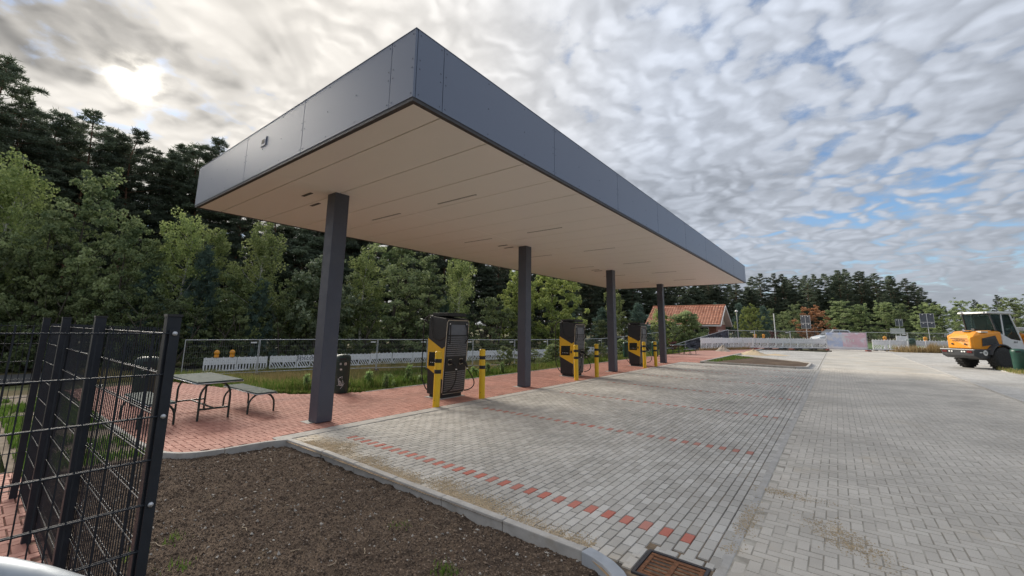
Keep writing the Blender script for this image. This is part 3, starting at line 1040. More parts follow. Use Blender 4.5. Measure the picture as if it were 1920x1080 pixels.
def broadleaf(seed, H, Wd, th, ncl, per, leaf, prof, mat, bark, droop=0., crad=.10, gap=.35, lean=0., stems=1):
    """trunk mesh and crown mesh of a leafy tree of height H"""
    r = np.random.default_rng(seed)
    # limbs first: every limb carries its own spray of leaf clusters, so the outline comes out ragged
    nl = max(10, ncl // 6)
    C = []; lt_ = []; tips = []
    for i in range(nl):
        t = (i + r.random()) / nl; z = th + (H - th) * t ** .92; a = i * 2.39996 + r.normal(0, .35)
        rm = Wd / 2 * prof(t) * r.uniform(.55, 1.22)
        tip = np.array([rm * math.cos(a), rm * math.sin(a), z + r.normal(0, .03 * H)])
        root_ = np.array([0, 0, max(.06 * H, z - rm * r.uniform(.5, 1.1))])
        tips.append((root_, tip)); lt = r.normal(0, .22)
        for j in range(6):
            f = .30 + .72 * (j + r.random()) / 6
            c = root_ + (tip - root_) * f + r.normal(0, .10 * Wd * (1.15 - f) + .02 * H, 3) * np.array([1, 1, .6])
            C.append(c); lt_.append(lt)
    C = np.array(C); lt_ = np.array(lt_); ncl = len(C)
    cr = crad * H * .46
    n = ncl * per
    ci = np.repeat(np.arange(ncl), per)
    d = unit(r.normal(size=(n, 3))) * (r.random(n) ** .55)[:, None] * np.array([1, 1, .62])
    csz = r.uniform(.45, 1.35, ncl)
    P = C[ci] + d * cr * csz[ci][:, None]
    if droop: P[:, 2] -= droop * cr * r.random(n) ** 1.5 * 2.0
    V, F = leaf_quads(P, leaf, r, droop)
    tone = np.clip(.48 + (lt_ + .14 * r.normal(size=ncl))[ci] + .30 * r.normal(size=n), 0, 1)
    crown = np_mesh('crown', V, F, mat, np.repeat(tone, 4))
    mb = MB()
    for s in range(stems):
        top = Vector((r.normal(0, .04 * H), r.normal(0, .04 * H), H * .86)); base = Vector((0, 0, -.25))
        if stems > 1: base = Vector((r.normal(0, .12), r.normal(0, .12), -.2)); top = Vector((r.normal(0, Wd * .22), r.normal(0, Wd * .22), H * .75))
        limb(mb, base, top, H * .016 + .02, .015, r, .05, 8, 6)
        for (q0, q1) in tips[s::stems]:
            f = min(.95, max(.05, q0[2] / (H * .86)))
            limb(mb, base.lerp(top, f), q1, .010 + H * .0038 * (1 - f), .005, r, .10, 5, 3)
    return mb.mesh('trunk', bark), crown


def pine(seed, H, bare, mat, nbr=46, spread=3.0, per=30, ln=.30, wd=.036):
    """Scots pine: bare reddish stem, flat tufted plates of needles above"""
    r = np.random.default_rng(seed)
    mb = MB()
    k = 8; pts = [Vector((r.normal(0, .10) * i / k * 2, r.normal(0, .10) * i / k * 2, H * .985 * i / k - .3 * (i == 0))) for i in range(k + 1)]
    rad = [.20 * (1 - .88 * i / k) + .012 for i in range(k + 1)]
    mb.tube(pts, rad, 8, False)
    def at(z):
        f = np.clip(z / (H * .985), 0, .999) * k; i = int(f); return pts[i].lerp(pts[i + 1], f - i)
    C = []; D = []; tone = []
    for b in range(nbr):
        t = (b + r.random()) / nbr
        z = H * (bare + (1 - bare) * t)
        L = spread * (.35 + .75 * math.sin(math.pi * min(1, .22 + .80 * t)) ** .8) * r.uniform(.45, 1.25) * (1.0 if t < .88 else .55)
        a = b * 2.4 + r.normal(0, .4); up = r.uniform(-.05, .35) + .5 * max(0, t - .7)
        p0 = at(z); dr = Vector((math.cos(a), math.sin(a), up)).normalized(); p1 = p0 + dr * L
        limb(mb, p0, p1, .045 * (1 - .6 * t), .010, r, .10, 5, 3)
        nt = max(4, int(L * 6.0)); bt = r.normal(0, .16)
        for j in range(nt):
            f = .35 + .65 * (j + r.random()) / nt
            side = Vector((-dr.y, dr.x, 0)) * r.normal(0, .24 * L * (1.15 - f) + .10)
            c = p0.lerp(p1, f) + side + Vector((0, 0, r.normal(.06, .09)))
            n = per
            dd = r.normal(size=(n, 3)) * np.array([1, 1, .55]) + np.array([dr.x * .5, dr.y * .5, .45])
            C.append(np.array(c)[None] + r.normal(0, .13, (n, 3)) * np.array([1, 1, .5])); D.append(dd)
            tone.append(np.clip(.45 + bt + r.normal(0, .12) + r.normal(0, .15, n), 0, 1))
    C = np.concatenate(C); D = np.concatenate(D); tone = np.concatenate(tone)
    V, F = needle_tris(C, D, ln, wd, r)
    return mb.mesh('trunk', M_bark), np_mesh('crown', V, F, mat, np.repeat(tone, 3))


def young_pine(seed, H, Wd, mat):
    r = np.random.default_rng(seed); mb = MB(); limb(mb, (0, 0, -.2), (0, 0, H * .97), .09, .015, r, .01, 6, 5)
    C = []; D = []; tone = []
    nb = 90
    for b in range(nb):
        t = ((b + r.random()) / nb) ** .9; z = H * (.04 + .94 * t); L = Wd / 2 * (1 - t) ** .75 * r.uniform(.75, 1.15) + .12
        a = b * 2.4 + r.normal(0, .3); dr = Vector((math.cos(a), math.sin(a), .32 + .5 * t)).normalized(); p0 = Vector((0, 0, z)); p1 = p0 + dr * L
        limb(mb, p0, p1, .018, .006, r, .05, 4, 2)
        bt = r.normal(0, .14)
        for j in range(max(3, int(L * 6))):
            f = .2 + .85 * r.random(); c = p0.lerp(p1, f) + Vector(r.normal(0, .11, 3)); n = 26
            dd = r.normal(size=(n, 3)) + np.array(dr) * 1.1 + np.array([0, 0, .4])
            C.append(np.array(c)[None] + r.normal(0, .04, (n, 3))); D.append(dd); tone.append(np.clip(.45 + bt + r.normal(0, .2, n), 0, 1))
    C = np.concatenate(C); D = np.concatenate(D); tone = np.concatenate(tone)
    V, F = needle_tris(C, D, .26, .022, r)
    return mb.mesh('trunk', M_barkgrey), np_mesh('crown', V, F, mat, np.repeat(tone, 3))


L_pine = m_leaf('pine_needles', (.034, .050, .032), (.100, .130, .070), .22)
L_ypine = m_leaf('blue_green_needles', (.040, .075, .058), (.10, .16, .115), .2)
L_broad = m_leaf('mid_green_leaves', (.058, .090, .030), (.205, .245, .088), .40)
L_birch = m_leaf('birch_leaves', (.100, .140, .030), (.26, .30, .080), .45)
L_maple = m_leaf('dull_green_maple_leaves', (.055, .085, .035), (.16, .19, .10), .3)
L_lime = m_leaf('yellow_green_leaves', (.105, .145, .022), (.23, .26, .045), .42)
L_shrub = m_leaf('dark_shrub_leaves', (.050, .075, .028), (.150, .180, .058), .38)
L_rust = m_leaf('rust_brown_leaves', (.13, .050, .018), (.27, .12, .035), .35)
L_red = m_leaf('dark_red_leaves', (.085, .020, .018), (.17, .045, .035), .3)

oval = lambda t: max(.12, math.sin(math.pi * (0.10 + .86 * t)) ** .75)
cone = lambda t: max(.07, math.sin(math.pi * min(1, .16 + .50 * t)) * (1 - t) ** .55 * 1.25)
egg = lambda t: max(.10, math.sin(math.pi * (.18 + .80 * t)) ** .8)
bushy = lambda t: max(.2, math.cos(t * 1.45) ** .6)

TPL = {}
TPL['pine'] = [(22.0, 6.2, pine(100 + i, 22.0, b, L_pine, nb, sp)) for i, (b, nb, sp) in enumerate(((.40, 74, 2.9), (.34, 84, 3.2), (.46, 66, 2.7), (.30, 88, 3.0)))]
TPL['darkpine'] = [(16.0, 7.0, pine(120 + i, 16.0, b, L_pine, 120, 3.6, 34, .34, .05)) for i, b in enumerate((.05, .10))]
TPL['birch'] = [(10.0, 4.0, broadleaf(200 + i, 10.0, 4.0, 1.2, 200, 60, .14, cone, L_birch, M_barkbirch, .9, .075, .30)) for i in range(3)]
TPL['broad'] = [(9.0, 5.6, broadleaf(300 + i, 9.0, 5.6, 1.0, 230, 62, .165, egg, L_broad, M_barkgrey, 0., .088, .30)) for i in range(4)]
TPL['maple'] = [(8.0, 6.0, broadleaf(330, 8.0, 6.0, .8, 170, 62, .26, egg, L_maple, M_barkgrey, .5, .10, .35))]
TPL['limemaple'] = [(9.0, 7.0, broadleaf(340 + i, 9.0, 7.0, 1.5, 230, 75, .20, oval, L_lime, M_barkgrey, .3, .10, .30)) for i in range(2)]
TPL['rustbroad'] = [(7.0, 8.0, broadleaf(350, 7.0, 8.0, .5, 160, 60, .24, oval, L_rust, M_barkgrey, 0., .12, .2))]
TPL['youngpine'] = [(6.0, 3.2, young_pine(400 + i, 6.0, 3.2, L_ypine)) for i in range(2)]
TPL['shrub'] = [(4.5, 4.2, broadleaf(500 + i, 4.5, 4.2, .15, 150, 70, .13, bushy, L_shrub, M_barkgrey, .1, .13, .25, stems=4)) for i in range(3)]
TPL['limeshrub'] = [(3.8, 2.0, broadleaf(520, 3.8, 2.0, .2, 70, 60, .13, bushy, L_lime, M_barkgrey, .1, .13, .3, stems=3))]
TPL['redshrub'] = [(2.1, 1.9, broadleaf(530, 2.1, 1.9, .1, 40, 50, .14, bushy, L_red, M_barkgrey, 0., .16, .2, stems=3))]
TPL['bush'] = [(3.8, 3.6, broadleaf(540, 3.8, 3.6, .2, 200, 90, .15, oval, L_broad, M_barkgrey, .1, .22, .25, stems=3))]

TREE_NAMES = dict(pine='pine_tree', darkpine='pine_tree', birch='birch_tree', broad='leafy_tree', maple='maple_tree', limemaple='maple_tree', rustbroad='autumn_tree',
                  youngpine='young_pine', shrub='shrub', limeshrub='shrub', redshrub='shrub', bush='bush')
TREE_LABEL = dict(
    pine=('tall dark Scots pine with bare trunk in the forest edge', 'pines of the forest edge'),
    darkpine=('dense dark pine with branches down to the ground inside the forest', 'dense pines inside the forest'),
    birch=('slender light green birch standing in front of the pine forest', 'birches before the forest'),
    broad=('bushy mid green leafy tree growing in front of the pine forest', 'leafy trees before the forest'),
    maple=('dull green maple with large drooping leaves behind the road barrier', None),
    limemaple=('bright yellow green maple behind the road fence', 'yellow green maples behind the fence'),
    rustbroad=('round rust brown tree behind the mesh fence near the white car', None),
    youngpine=('young blue green pine among the shrubs', 'young pines among the shrubs'),
    shrub=('dark green shrub in the thicket along the closed road', 'shrubs along the closed road'),
    limeshrub=('small yellow green shrub in the roadside thicket', 'yellow green shrubs'),
    redshrub=('small dark red shrub behind the barrier boards', None),
    bush=('rounded green bush in front of the red roofed house', None))


def plant_tree(kind, x, y, z, h, w, rng):
    tp = TPL[kind]; H, Wd, (tm, cm) = tp[int(rng.integers(len(tp)))]
    lb, gr = TREE_LABEL[kind]
    if kind == 'limemaple' and y > 60: lb, gr = 'small yellow green maple beside the street lamp near the house', None
    if kind == 'limeshrub' and y < 30: lb, gr = 'small yellow green shrub beside the large leaved maple', None
    elif kind == 'limeshrub': lb, gr = 'small yellow green shrub near the red roofed house', None
    if kind == 'broad' and y > 90: lb, gr = 'round leafy tree on the lawn beyond the fenced lane end', 'leafy trees beyond the lane end'
    root = empty(TREE_NAMES[kind], (x, y, z), rng.uniform(0, 6.28), lb, kind in ('shrub', 'limeshrub', 'redshrub', 'bush') and 'shrub' or 'tree', gr)
    sz = h / H; sw = (w / Wd * .55 + sz * .45) if 'pine' not in kind or kind == 'youngpine' else sz * rng.uniform(.85, 1.15)
    root.scale = (sw, sw, sz)
    link('trunk', tm, root); link('crown', cm, root)
    return root


TREES = [
    ('pine', -54.3, -0.9, -1.02, 25.3, 5.1),
    ('pine', -58.2, -2.4, -1.02, 24.0, 5.2),
    ('pine', -56.3, 0.6, -1.02, 22.8, 5.3),
    ('pine', -61.4, 1.5, -1.02, 24.0, 5.9),
    ('pine', -58.2, 2.9, -1.02, 23.4, 5.8),
    ('pine', -63.8, 4.7, -1.02, 24.5, 6.5),
    ('pine', -58.3, 5.2, -1.02, 24.4, 6.0),
    ('pine', -59.6, 6.9, -1.02, 23.6, 6.3),
    ('pine', -63.9, 8.6, -1.02, 24.2, 6.9),
    ('pine', -57.4, 8.6, -1.02, 23.6, 6.3),
    ('pine', -60.0, 10.8, -1.02, 22.0, 6.8),
    ('pine', -59.5, 12.3, -1.02, 22.9, 6.9),
    ('pine', -61.7, 14.0, -1.02, 24.8, 7.3),
    ('pine', -58.0, 14.5, -1.02, 24.0, 7.0),
    ('pine', -57.4, 16.0, -1.02, 25.3, 7.2),
    ('pine', -59.7, 18.3, -1.02, 23.9, 7.6),
    ('pine', -56.0, 18.7, -1.02, 23.0, 6.6),
    ('pine', -54.8, 22.5, -1.02, 22.7, 6.9),
    ('pine', -55.0, 27.9, -1.02, 22.0, 7.5),
    ('pine', -51.1, 30.0, -1.02, 20.8, 7.3),
    ('pine', -49.5, 34.0, -1.02, 20.9, 7.6),
    ('pine', -51.1, 41.8, -0.79, 20.5, 8.5),
    ('pine', -47.7, 44.8, -0.62, 20.1, 8.5),
    ('pine', -48.8, 52.2, -0.21, 19.3, 9.3),
    ('pine', -46.5, 57.1, -0.07, 19.7, 9.7),
    ('pine', -44.2, 61.3, -0.07, 18.7, 9.9),
    ('pine', -45.5, 70.9, -0.07, 20.2, 11.0),
    ('pine', -41.5, 74.3, -0.07, 18.8, 11.0),
    ('pine', -41.3, 83.7, -0.07, 19.3, 11.9),
    ('pine', -38.2, 87.6, -0.07, 18.9, 12.0),
    ('pine', -35.8, 92.3, -0.07, 18.7, 12.3),
    ('pine', -33.8, 97.8, -0.07, 18.1, 12.7),
    ('pine', -32.2, 105.3, -0.07, 18.5, 13.3),
    ('pine', -29.4, 113.4, -0.07, 18.8, 13.9),
    ('pine', -26.3, 121.4, -0.07, 19.2, 14.5),
    ('pine', -24.6, 126.9, -0.07, 18.5, 14.9),
    ('pine', -21.7, 134.5, -0.07, 18.3, 15.4),
    ('pine', -18.3, 139.7, -0.07, 18.0, 15.6),
    ('pine', -17.1, 147.3, -0.07, 19.7, 16.3),
    ('pine', -13.6, 148.7, -0.07, 19.6, 16.2),
    ('pine', -11.7, 149.9, -0.07, 19.4, 16.2),
    ('pine', -8.9, 160.7, -0.07, 19.9, 17.0),
    ('pine', -6.0, 157.1, -0.07, 19.4, 16.4),
    ('pine', -4.4, 165.2, -0.07, 20.5, 17.1),
    ('pine', -1.6, 167.4, -0.07, 20.8, 17.1),
    ('pine', 1.8, 167.7, -0.07, 21.7, 16.9),
    ('pine', 3.8, 171.8, -0.07, 22.4, 17.2),
    ('pine', 7.0, 172.9, -0.07, 21.6, 17.0),
    ('pine', 8.4, 181.0, -0.07, 22.3, 17.7),
    ('pine', 11.2, 179.2, -0.07, 21.3, 17.3),
    ('pine', 14.8, 183.8, -0.07, 20.8, 17.5),
    ('pine', 15.8, 185.1, -0.07, 20.7, 17.5),
    ('pine', 19.2, 187.8, -0.07, 20.0, 17.5),
    ('pine', 22.6, 200.6, -0.07, 19.8, 18.5),
    ('pine', 24.6, 204.5, -0.07, 18.2, 18.7),
    ('pine', -59.0, 35.3, -1.01, 21.5, 8.5),
    ('pine', -56.4, 46.1, -0.54, 21.6, 9.4),
    ('pine', -58.8, 35.3, -1.01, 23.1, 8.5),
    ('pine', -58.2, 36.7, -0.99, 22.5, 8.6),
    ('pine', -7.8, 180.9, -0.07, 20.9, 19.0),
    ('pine', -55.6, 50.0, -0.32, 21.5, 9.7),
    ('pine', -65.7, 17.3, -1.02, 24.4, 7.3),
    ('pine', -67.3, 12.9, -1.02, 24.2, 7.0),
    ('pine', -12.7, 174.1, -0.07, 21.3, 18.7),
    ('pine', -69.7, 0.8, -1.02, 21.8, 5.9),
    ('pine', -52.7, 64.5, -0.07, 19.0, 10.9),
    ('pine', -59.4, 34.5, -1.02, 21.7, 8.4),
    ('pine', -46.9, 89.3, -0.07, 19.4, 12.9),
    ('pine', -36.5, 120.6, -0.07, 19.7, 15.2),
    ('pine', -69.4, 3.5, -1.02, 23.4, 6.2),
    ('pine', -11.8, 175.8, -0.07, 20.1, 18.8),
    ('pine', 1.6, 192.3, -0.07, 23.2, 19.4),
    ('pine', -46.7, 90.2, -0.07, 19.3, 13.0),
    ('pine', -48.0, 85.9, -0.07, 19.4, 12.6),
    ('pine', -54.2, 55.9, -0.09, 19.8, 10.1),
    ('pine', -43.8, 99.7, -0.07, 20.3, 13.7),
    ('pine', 1.1, 191.9, -0.07, 22.1, 19.4),
    ('pine', -69.7, 2.4, -1.02, 22.0, 6.1),
    ('pine', 11.8, 205.2, -0.07, 22.4, 19.9),
    ('pine', -69.7, 0.3, -1.02, 21.8, 5.8),
    ('pine', -69.2, 6.3, -1.02, 22.4, 6.4),
    ('pine', -45.6, 93.4, -0.07, 20.6, 13.2),
    ('pine', -68.4, 9.4, -1.02, 23.3, 6.7),
    ('pine', -52.5, 65.4, -0.07, 19.5, 10.9),
    ('pine', 2.4, 193.2, -0.07, 23.6, 19.4),
    ('pine', -72.2, -2.3, -1.02, 21.6, 5.8),
    ('pine', -71.4, -1.7, -1.02, 21.7, 5.8),
    ('pine', -69.3, 5.4, -1.02, 22.6, 6.3),
    ('pine', -30.9, 137.5, -0.07, 19.1, 16.4),
    ('birch', -42.2, 0.7, -1.02, 13.9, 4.8),
    ('birch', -36.1, 8.7, -1.02, 10.7, 3.5),
    ('birch', -36.6, 11.0, -1.02, 10.3, 3.3),
    ('birch', -33.8, 13.0, -1.02, 10.6, 4.3),
    ('birch', -30.7, 20.1, -1.02, 9.4, 3.6),
    ('birch', -29.6, 30.0, -1.02, 10.3, 4.1),
    ('birch', -19.8, 45.2, -0.59, 7.0, 3.1),
    ('birch', -17.4, 52.7, -0.19, 4.8, 2.7),
    ('birch', -46.1, 1.5, -1.02, 13.6, 3.6),
    ('broad', -39.4, 4.4, -1.02, 12.6, 5.6),
    ('broad', -39.2, 2.6, -1.02, 10.0, 4.1),
    ('broad', -36.4, 6.1, -1.02, 9.5, 3.2),
    ('broad', -30.4, 22.8, -1.02, 10.7, 8.1),
    ('broad', -30.5, 26.5, -1.02, 9.5, 5.7),
    ('broad', -36.5, 7.5, -1.02, 8.7, 3.3),
    ('broad', -33.2, 15.7, -1.02, 6.7, 3.4),
    ('broad', -34.1, 11.7, -1.02, 6.3, 2.7),
    ('broad', -43.3, -0.1, -1.02, 10.6, 4.2),
    ('maple', -31.8, 17.1, -1.02, 8.5, 6.7),
    ('limemaple', -23.8, 38.4, -0.94, 9.6, 8.1),
    ('limemaple', -27.1, 36.7, -0.99, 8.6, 4.4),
    ('youngpine', -35.6, 10.1, -1.02, 8.3, 3.7),
    ('youngpine', -32.9, 13.0, -1.02, 6.1, 2.7),
    ('youngpine', -35.8, 7.2, -1.02, 6.7, 2.9),
    ('youngpine', -29.7, 28.4, -1.02, 5.7, 2.3),
    ('youngpine', -21.0, 44.6, -0.63, 4.9, 4.3),
    ('youngpine', -17.5, 46.5, -0.51, 5.3, 4.5),
    ('youngpine', -22.8, 41.3, -0.81, 4.3, 3.5),
    ('youngpine', -14.0, 88.4, -0.07, 7.1, 4.0),
    ('youngpine', -10.8, 93.6, -0.07, 6.8, 4.6),
    ('youngpine', -16.6, 81.2, -0.07, 6.8, 3.8),
    ('shrub', -40.3, 0.8, -1.02, 8.3, 4.7),
    ('shrub', -38.8, 2.7, -1.02, 6.4, 4.4),
    ('shrub', -37.1, 4.5, -1.02, 5.8, 4.4),
    ('shrub', -35.3, 6.3, -1.02, 5.2, 3.8),
    ('shrub', -33.5, 8.1, -1.02, 4.7, 3.8),
    ('shrub', -33.9, 10.7, -1.02, 4.5, 4.1),
    ('shrub', -33.2, 12.4, -1.02, 4.8, 3.1),
    ('shrub', -32.4, 14.2, -1.02, 4.6, 2.8),
    ('shrub', -31.6, 16.2, -1.02, 4.2, 3.3),
    ('shrub', -30.5, 19.8, -1.02, 5.2, 4.8),
    ('shrub', -30.0, 23.8, -1.02, 4.7, 5.2),
    ('shrub', -28.9, 29.4, -1.02, 4.1, 4.2),
    ('shrub', -27.6, 33.1, -1.02, 6.1, 6.9),
    ('shrub', -26.2, 36.4, -0.99, 4.7, 4.5),
    ('shrub', -23.2, 40.2, -0.86, 4.4, 4.7),
    ('shrub', -20.3, 43.3, -0.7, 3.7, 4.1),
    ('shrub', -17.9, 45.7, -0.56, 3.7, 3.6),
    ('shrub', -15.4, 48.1, -0.42, 3.5, 3.6),
    ('shrub', -40.5, 1.4, -1.02, 5.0, 4.0),
    ('shrub', -41.6, 0.2, -1.02, 6.3, 4.3),
    ('limeshrub', -32.6, 14.9, -1.02, 3.7, 2.0),
    ('limeshrub', -15.5, 49.2, -0.36, 4.1, 2.2),
    ('limemaple', -10.5, 75.9, -0.07, 6.1, 3.9),
    ('rustbroad', -3.6, 106.8, -0.07, 7.1, 8.1),
    ('redshrub', -7.5, 73.9, -0.07, 2.1, 1.9),
    ('broad', -6.8, 111.9, -0.07, 7.9, 5.4),
    ('broad', 0.9, 122.8, -0.07, 9.1, 9.8),
    ('broad', 4.6, 123.3, -0.07, 8.5, 7.2),
    ('broad', 8.8, 126.4, -0.07, 9.1, 7.2),
    ('broad', 11.5, 123.6, -0.07, 8.2, 6.3),
    ('broad', -8.0, 101.0, -0.07, 6.0, 4.3),
    ('broad', -9.9, 96.9, -0.07, 6.4, 3.8),
    ('broad', 13.7, 112.5, -0.07, 7.7, 5.3),
    ('broad', 15.6, 111.6, -0.07, 7.3, 4.8),
    ('broad', 19.6, 119.6, -0.07, 8.4, 6.3),
    ('broad', 23.6, 125.4, -0.07, 8.0, 6.4),
    ('broad', 28.5, 131.4, -0.07, 9.5, 7.7),
    ('broad', 31.9, 134.1, -0.07, 9.6, 7.7),
    ('pine', 37.1, 181.2, -0.07, 13.5, 6.1),
    ('pine', 41.3, 185.1, -0.07, 10.2, 7.7),
    ('pine', 28.5, 181.6, -0.07, 10.3, 8.0),
    ('pine', 34.5, 192.1, -0.07, 12.9, 6.6),
    ('bush', -14.7, 54.9, -0.11, 4.3, 4.3),
    ('darkpine', -61.9, -0.1, -1.02, 9.0, 7.0),
    ('darkpine', -67.6, 0.7, -1.02, 11.4, 7.0),
    ('darkpine', -60.4, 2.3, -1.02, 9.6, 7.0),
    ('darkpine', -65.2, 4.4, -1.02, 9.8, 7.0),
    ('darkpine', -59.4, 5.4, -1.02, 10.4, 7.0),
    ('darkpine', -65.1, 7.1, -1.02, 11.2, 7.0),
    ('darkpine', -58.5, 8.6, -1.02, 10.4, 7.0),
    ('darkpine', -63.6, 10.9, -1.02, 11.1, 7.0),
    ('darkpine', -57.7, 11.6, -1.02, 9.9, 7.0),
    ('darkpine', -62.3, 14.0, -1.02, 13.9, 7.0),
    ('darkpine', -55.9, 14.7, -1.02, 12.4, 7.0),
    ('darkpine', -60.9, 17.5, -1.02, 14.0, 7.0),
    ('darkpine', -54.9, 17.9, -1.02, 11.3, 7.0),
    ('darkpine', -58.9, 21.3, -1.02, 14.6, 7.0),
    ('darkpine', -53.3, 21.4, -1.02, 12.7, 7.0),
    ('darkpine', -57.7, 24.7, -1.02, 16.9, 7.0),
    ('darkpine', -51.7, 24.7, -1.02, 15.3, 7.0),
    ('darkpine', -55.9, 28.4, -1.02, 19.8, 7.0),
    ('darkpine', -49.9, 29.3, -1.02, 12.0, 7.0),
    ('darkpine', -54.2, 33.0, -1.02, 17.5, 7.0),
    ('darkpine', -48.8, 32.3, -1.02, 13.2, 7.0),
    ('darkpine', -51.9, 37.9, -0.95, 15.3, 7.0),
    ('darkpine', -47.8, 37.8, -0.96, 11.9, 7.0),
    ('darkpine', -51.2, 42.7, -0.74, 18.4, 7.0),
    ('darkpine', -47.2, 42.4, -0.75, 11.1, 7.0),
    ('darkpine', -50.8, 47.9, -0.43, 16.3, 7.0),
    ('darkpine', -46.1, 47.1, -0.48, 10.9, 7.0),
    ('darkpine', -48.8, 53.6, -0.15, 17.4, 7.0),
    ('darkpine', -44.5, 52.7, -0.19, 11.7, 7.0),
    ('darkpine', -47.7, 60.3, -0.07, 13.7, 7.0),
    ('darkpine', -43.5, 59.0, -0.07, 10.8, 7.0),
    ('darkpine', -46.4, 66.4, -0.07, 17.5, 7.0),
    ('darkpine', -42.7, 64.3, -0.07, 12.2, 7.0),
    ('darkpine', -45.3, 73.6, -0.07, 14.1, 7.0),
    ('darkpine', -40.8, 70.2, -0.07, 13.8, 7.0),
    ('darkpine', -43.0, 80.7, -0.07, 13.9, 7.0),
    ('darkpine', -38.5, 76.6, -0.07, 13.6, 7.0),
    ('darkpine', -42.0, 86.2, -0.07, 15.9, 7.0),
    ('darkpine', -37.9, 82.4, -0.07, 11.5, 7.0),
    ('darkpine', -39.3, 93.7, -0.07, 15.8, 7.0),
    ('darkpine', -34.9, 89.5, -0.07, 10.5, 7.0),
    ('darkpine', -37.5, 100.0, -0.07, 17.0, 7.0),
    ('darkpine', -32.9, 95.3, -0.07, 11.8, 7.0),
    ('darkpine', -35.0, 106.9, -0.07, 17.4, 7.0),
    ('darkpine', -30.7, 101.7, -0.07, 10.2, 7.0),
    ('darkpine', -31.9, 114.7, -0.07, 14.6, 7.0),
    ('darkpine', -28.6, 108.4, -0.07, 10.9, 7.0),
    ('darkpine', -30.0, 122.0, -0.07, 14.6, 7.0),
    ('darkpine', -26.7, 114.7, -0.07, 12.3, 7.0),
    ('darkpine', -27.8, 129.0, -0.07, 16.5, 7.0),
    ('darkpine', -24.2, 121.4, -0.07, 12.9, 7.0),
    ('darkpine', -23.7, 137.9, -0.07, 15.3, 7.0),
    ('darkpine', -20.4, 129.4, -0.07, 10.9, 7.0),
    ('darkpine', -20.8, 145.5, -0.07, 15.0, 7.0),
    ('darkpine', -18.1, 134.5, -0.07, 13.5, 7.0),
    ('darkpine', -18.2, 151.8, -0.07, 14.8, 7.0),
    ('darkpine', -14.0, 140.7, -0.07, 11.7, 7.0),
    ('darkpine', -14.2, 158.0, -0.07, 14.3, 7.0),
    ('darkpine', -10.8, 145.8, -0.07, 11.5, 7.0),
    ('darkpine', -11.6, 162.1, -0.07, 18.0, 7.0),
    ('darkpine', -8.6, 149.0, -0.07, 14.4, 7.0),
    ('darkpine', -6.0, 169.0, -0.07, 16.9, 7.0),
    ('darkpine', -5.8, 153.5, -0.07, 11.2, 7.0),
    ('darkpine', -4.1, 172.5, -0.07, 16.3, 7.0),
    ('darkpine', -0.9, 158.2, -0.07, 15.2, 7.0),
    ('darkpine', -0.0, 177.7, -0.07, 15.6, 7.0),
    ('darkpine', 2.2, 162.8, -0.07, 12.1, 7.0),
    ('darkpine', 3.4, 181.7, -0.07, 18.0, 7.0),
    ('darkpine', 5.8, 167.4, -0.07, 11.7, 7.0),
    ('darkpine', 8.1, 187.1, -0.07, 18.6, 7.0),
    ('darkpine', 9.6, 171.7, -0.07, 12.9, 7.0),
    ('darkpine', 12.8, 193.1, -0.07, 15.8, 7.0),
    ('darkpine', 13.1, 175.4, -0.07, 14.2, 7.0),
    ('darkpine', 16.8, 197.3, -0.07, 16.9, 7.0),
    ('darkpine', 15.0, 178.6, -0.07, 10.9, 7.0),
    ('darkpine', 19.7, 201.2, -0.07, 14.9, 7.0),
    ('darkpine', 19.7, 184.8, -0.07, 10.6, 7.0),
    ('darkpine', 24.3, 207.6, -0.07, 14.5, 7.0),
    ('darkpine', 22.4, 191.8, -0.07, 10.2, 7.0),
    ('darkpine', 28.1, 215.9, -0.07, 14.8, 7.0),
]
_tr = np.random.default_rng(77)
_grp = {}
for k in TREES:
    o = plant_tree(*k, _tr)
    if k[0] in ('birch', 'broad', 'youngpine', 'shrub', 'limemaple') and 'group' in o.keys(): _grp.setdefault(o['group'], []).append(o)
for gname, L_ in _grp.items():
    far = 'beyond the lane end' in gname
    L_.sort(key=lambda o: o.location.x if far else o.location.y)
    for i, o in enumerate(L_):
        what = {'birches before the forest': 'slender light green birch before the pines', 'leafy trees before the forest': 'bushy mid green tree before the pines', 'young pines among the shrubs': 'young blue green pine among the shrubs',
                'shrubs along the closed road': 'dark green shrub along the closed road', 'leafy trees beyond the lane end': 'round leafy tree beyond the lane end', 'yellow green maples behind the fence': 'bright yellow green maple behind the road fence'}[gname]
        o['label'] = '%s %s, counted from the %s' % (ORD[i], what, 'house end' if far else 'enclosure end')
# ------------------------------------------------------------------ charging stations
def wedge(poly_yz, x0, x1, M=None): return MB().prism(poly_yz, x0, x1, 'x', M)


def text_mesh(name, txt, size, mat, parent, M, depth=.002, align='CENTER', xs=1.0):
    cu = bpy.data.curves.new(name, 'FONT')
    cu.body = txt; cu.size = size; cu.extrude = depth; cu.align_x = align; cu.align_y = 'CENTER'; cu.resolution_u = 3
    o = bpy.data.objects.new(name, cu); COL.objects.link(o)
    dg = bpy.context.evaluated_depsgraph_get(); dg.update()
    me = bpy.data.meshes.new_from_object(o.evaluated_get(dg)); COL.objects.unlink(o); bpy.data.objects.remove(o)
    me.materials.clear(); me.materials.append(mat)
    ob = link(name, me, parent)
    ob.matrix_local = M @ Matrix.Diagonal((xs, 1, 1, 1))
    return ob


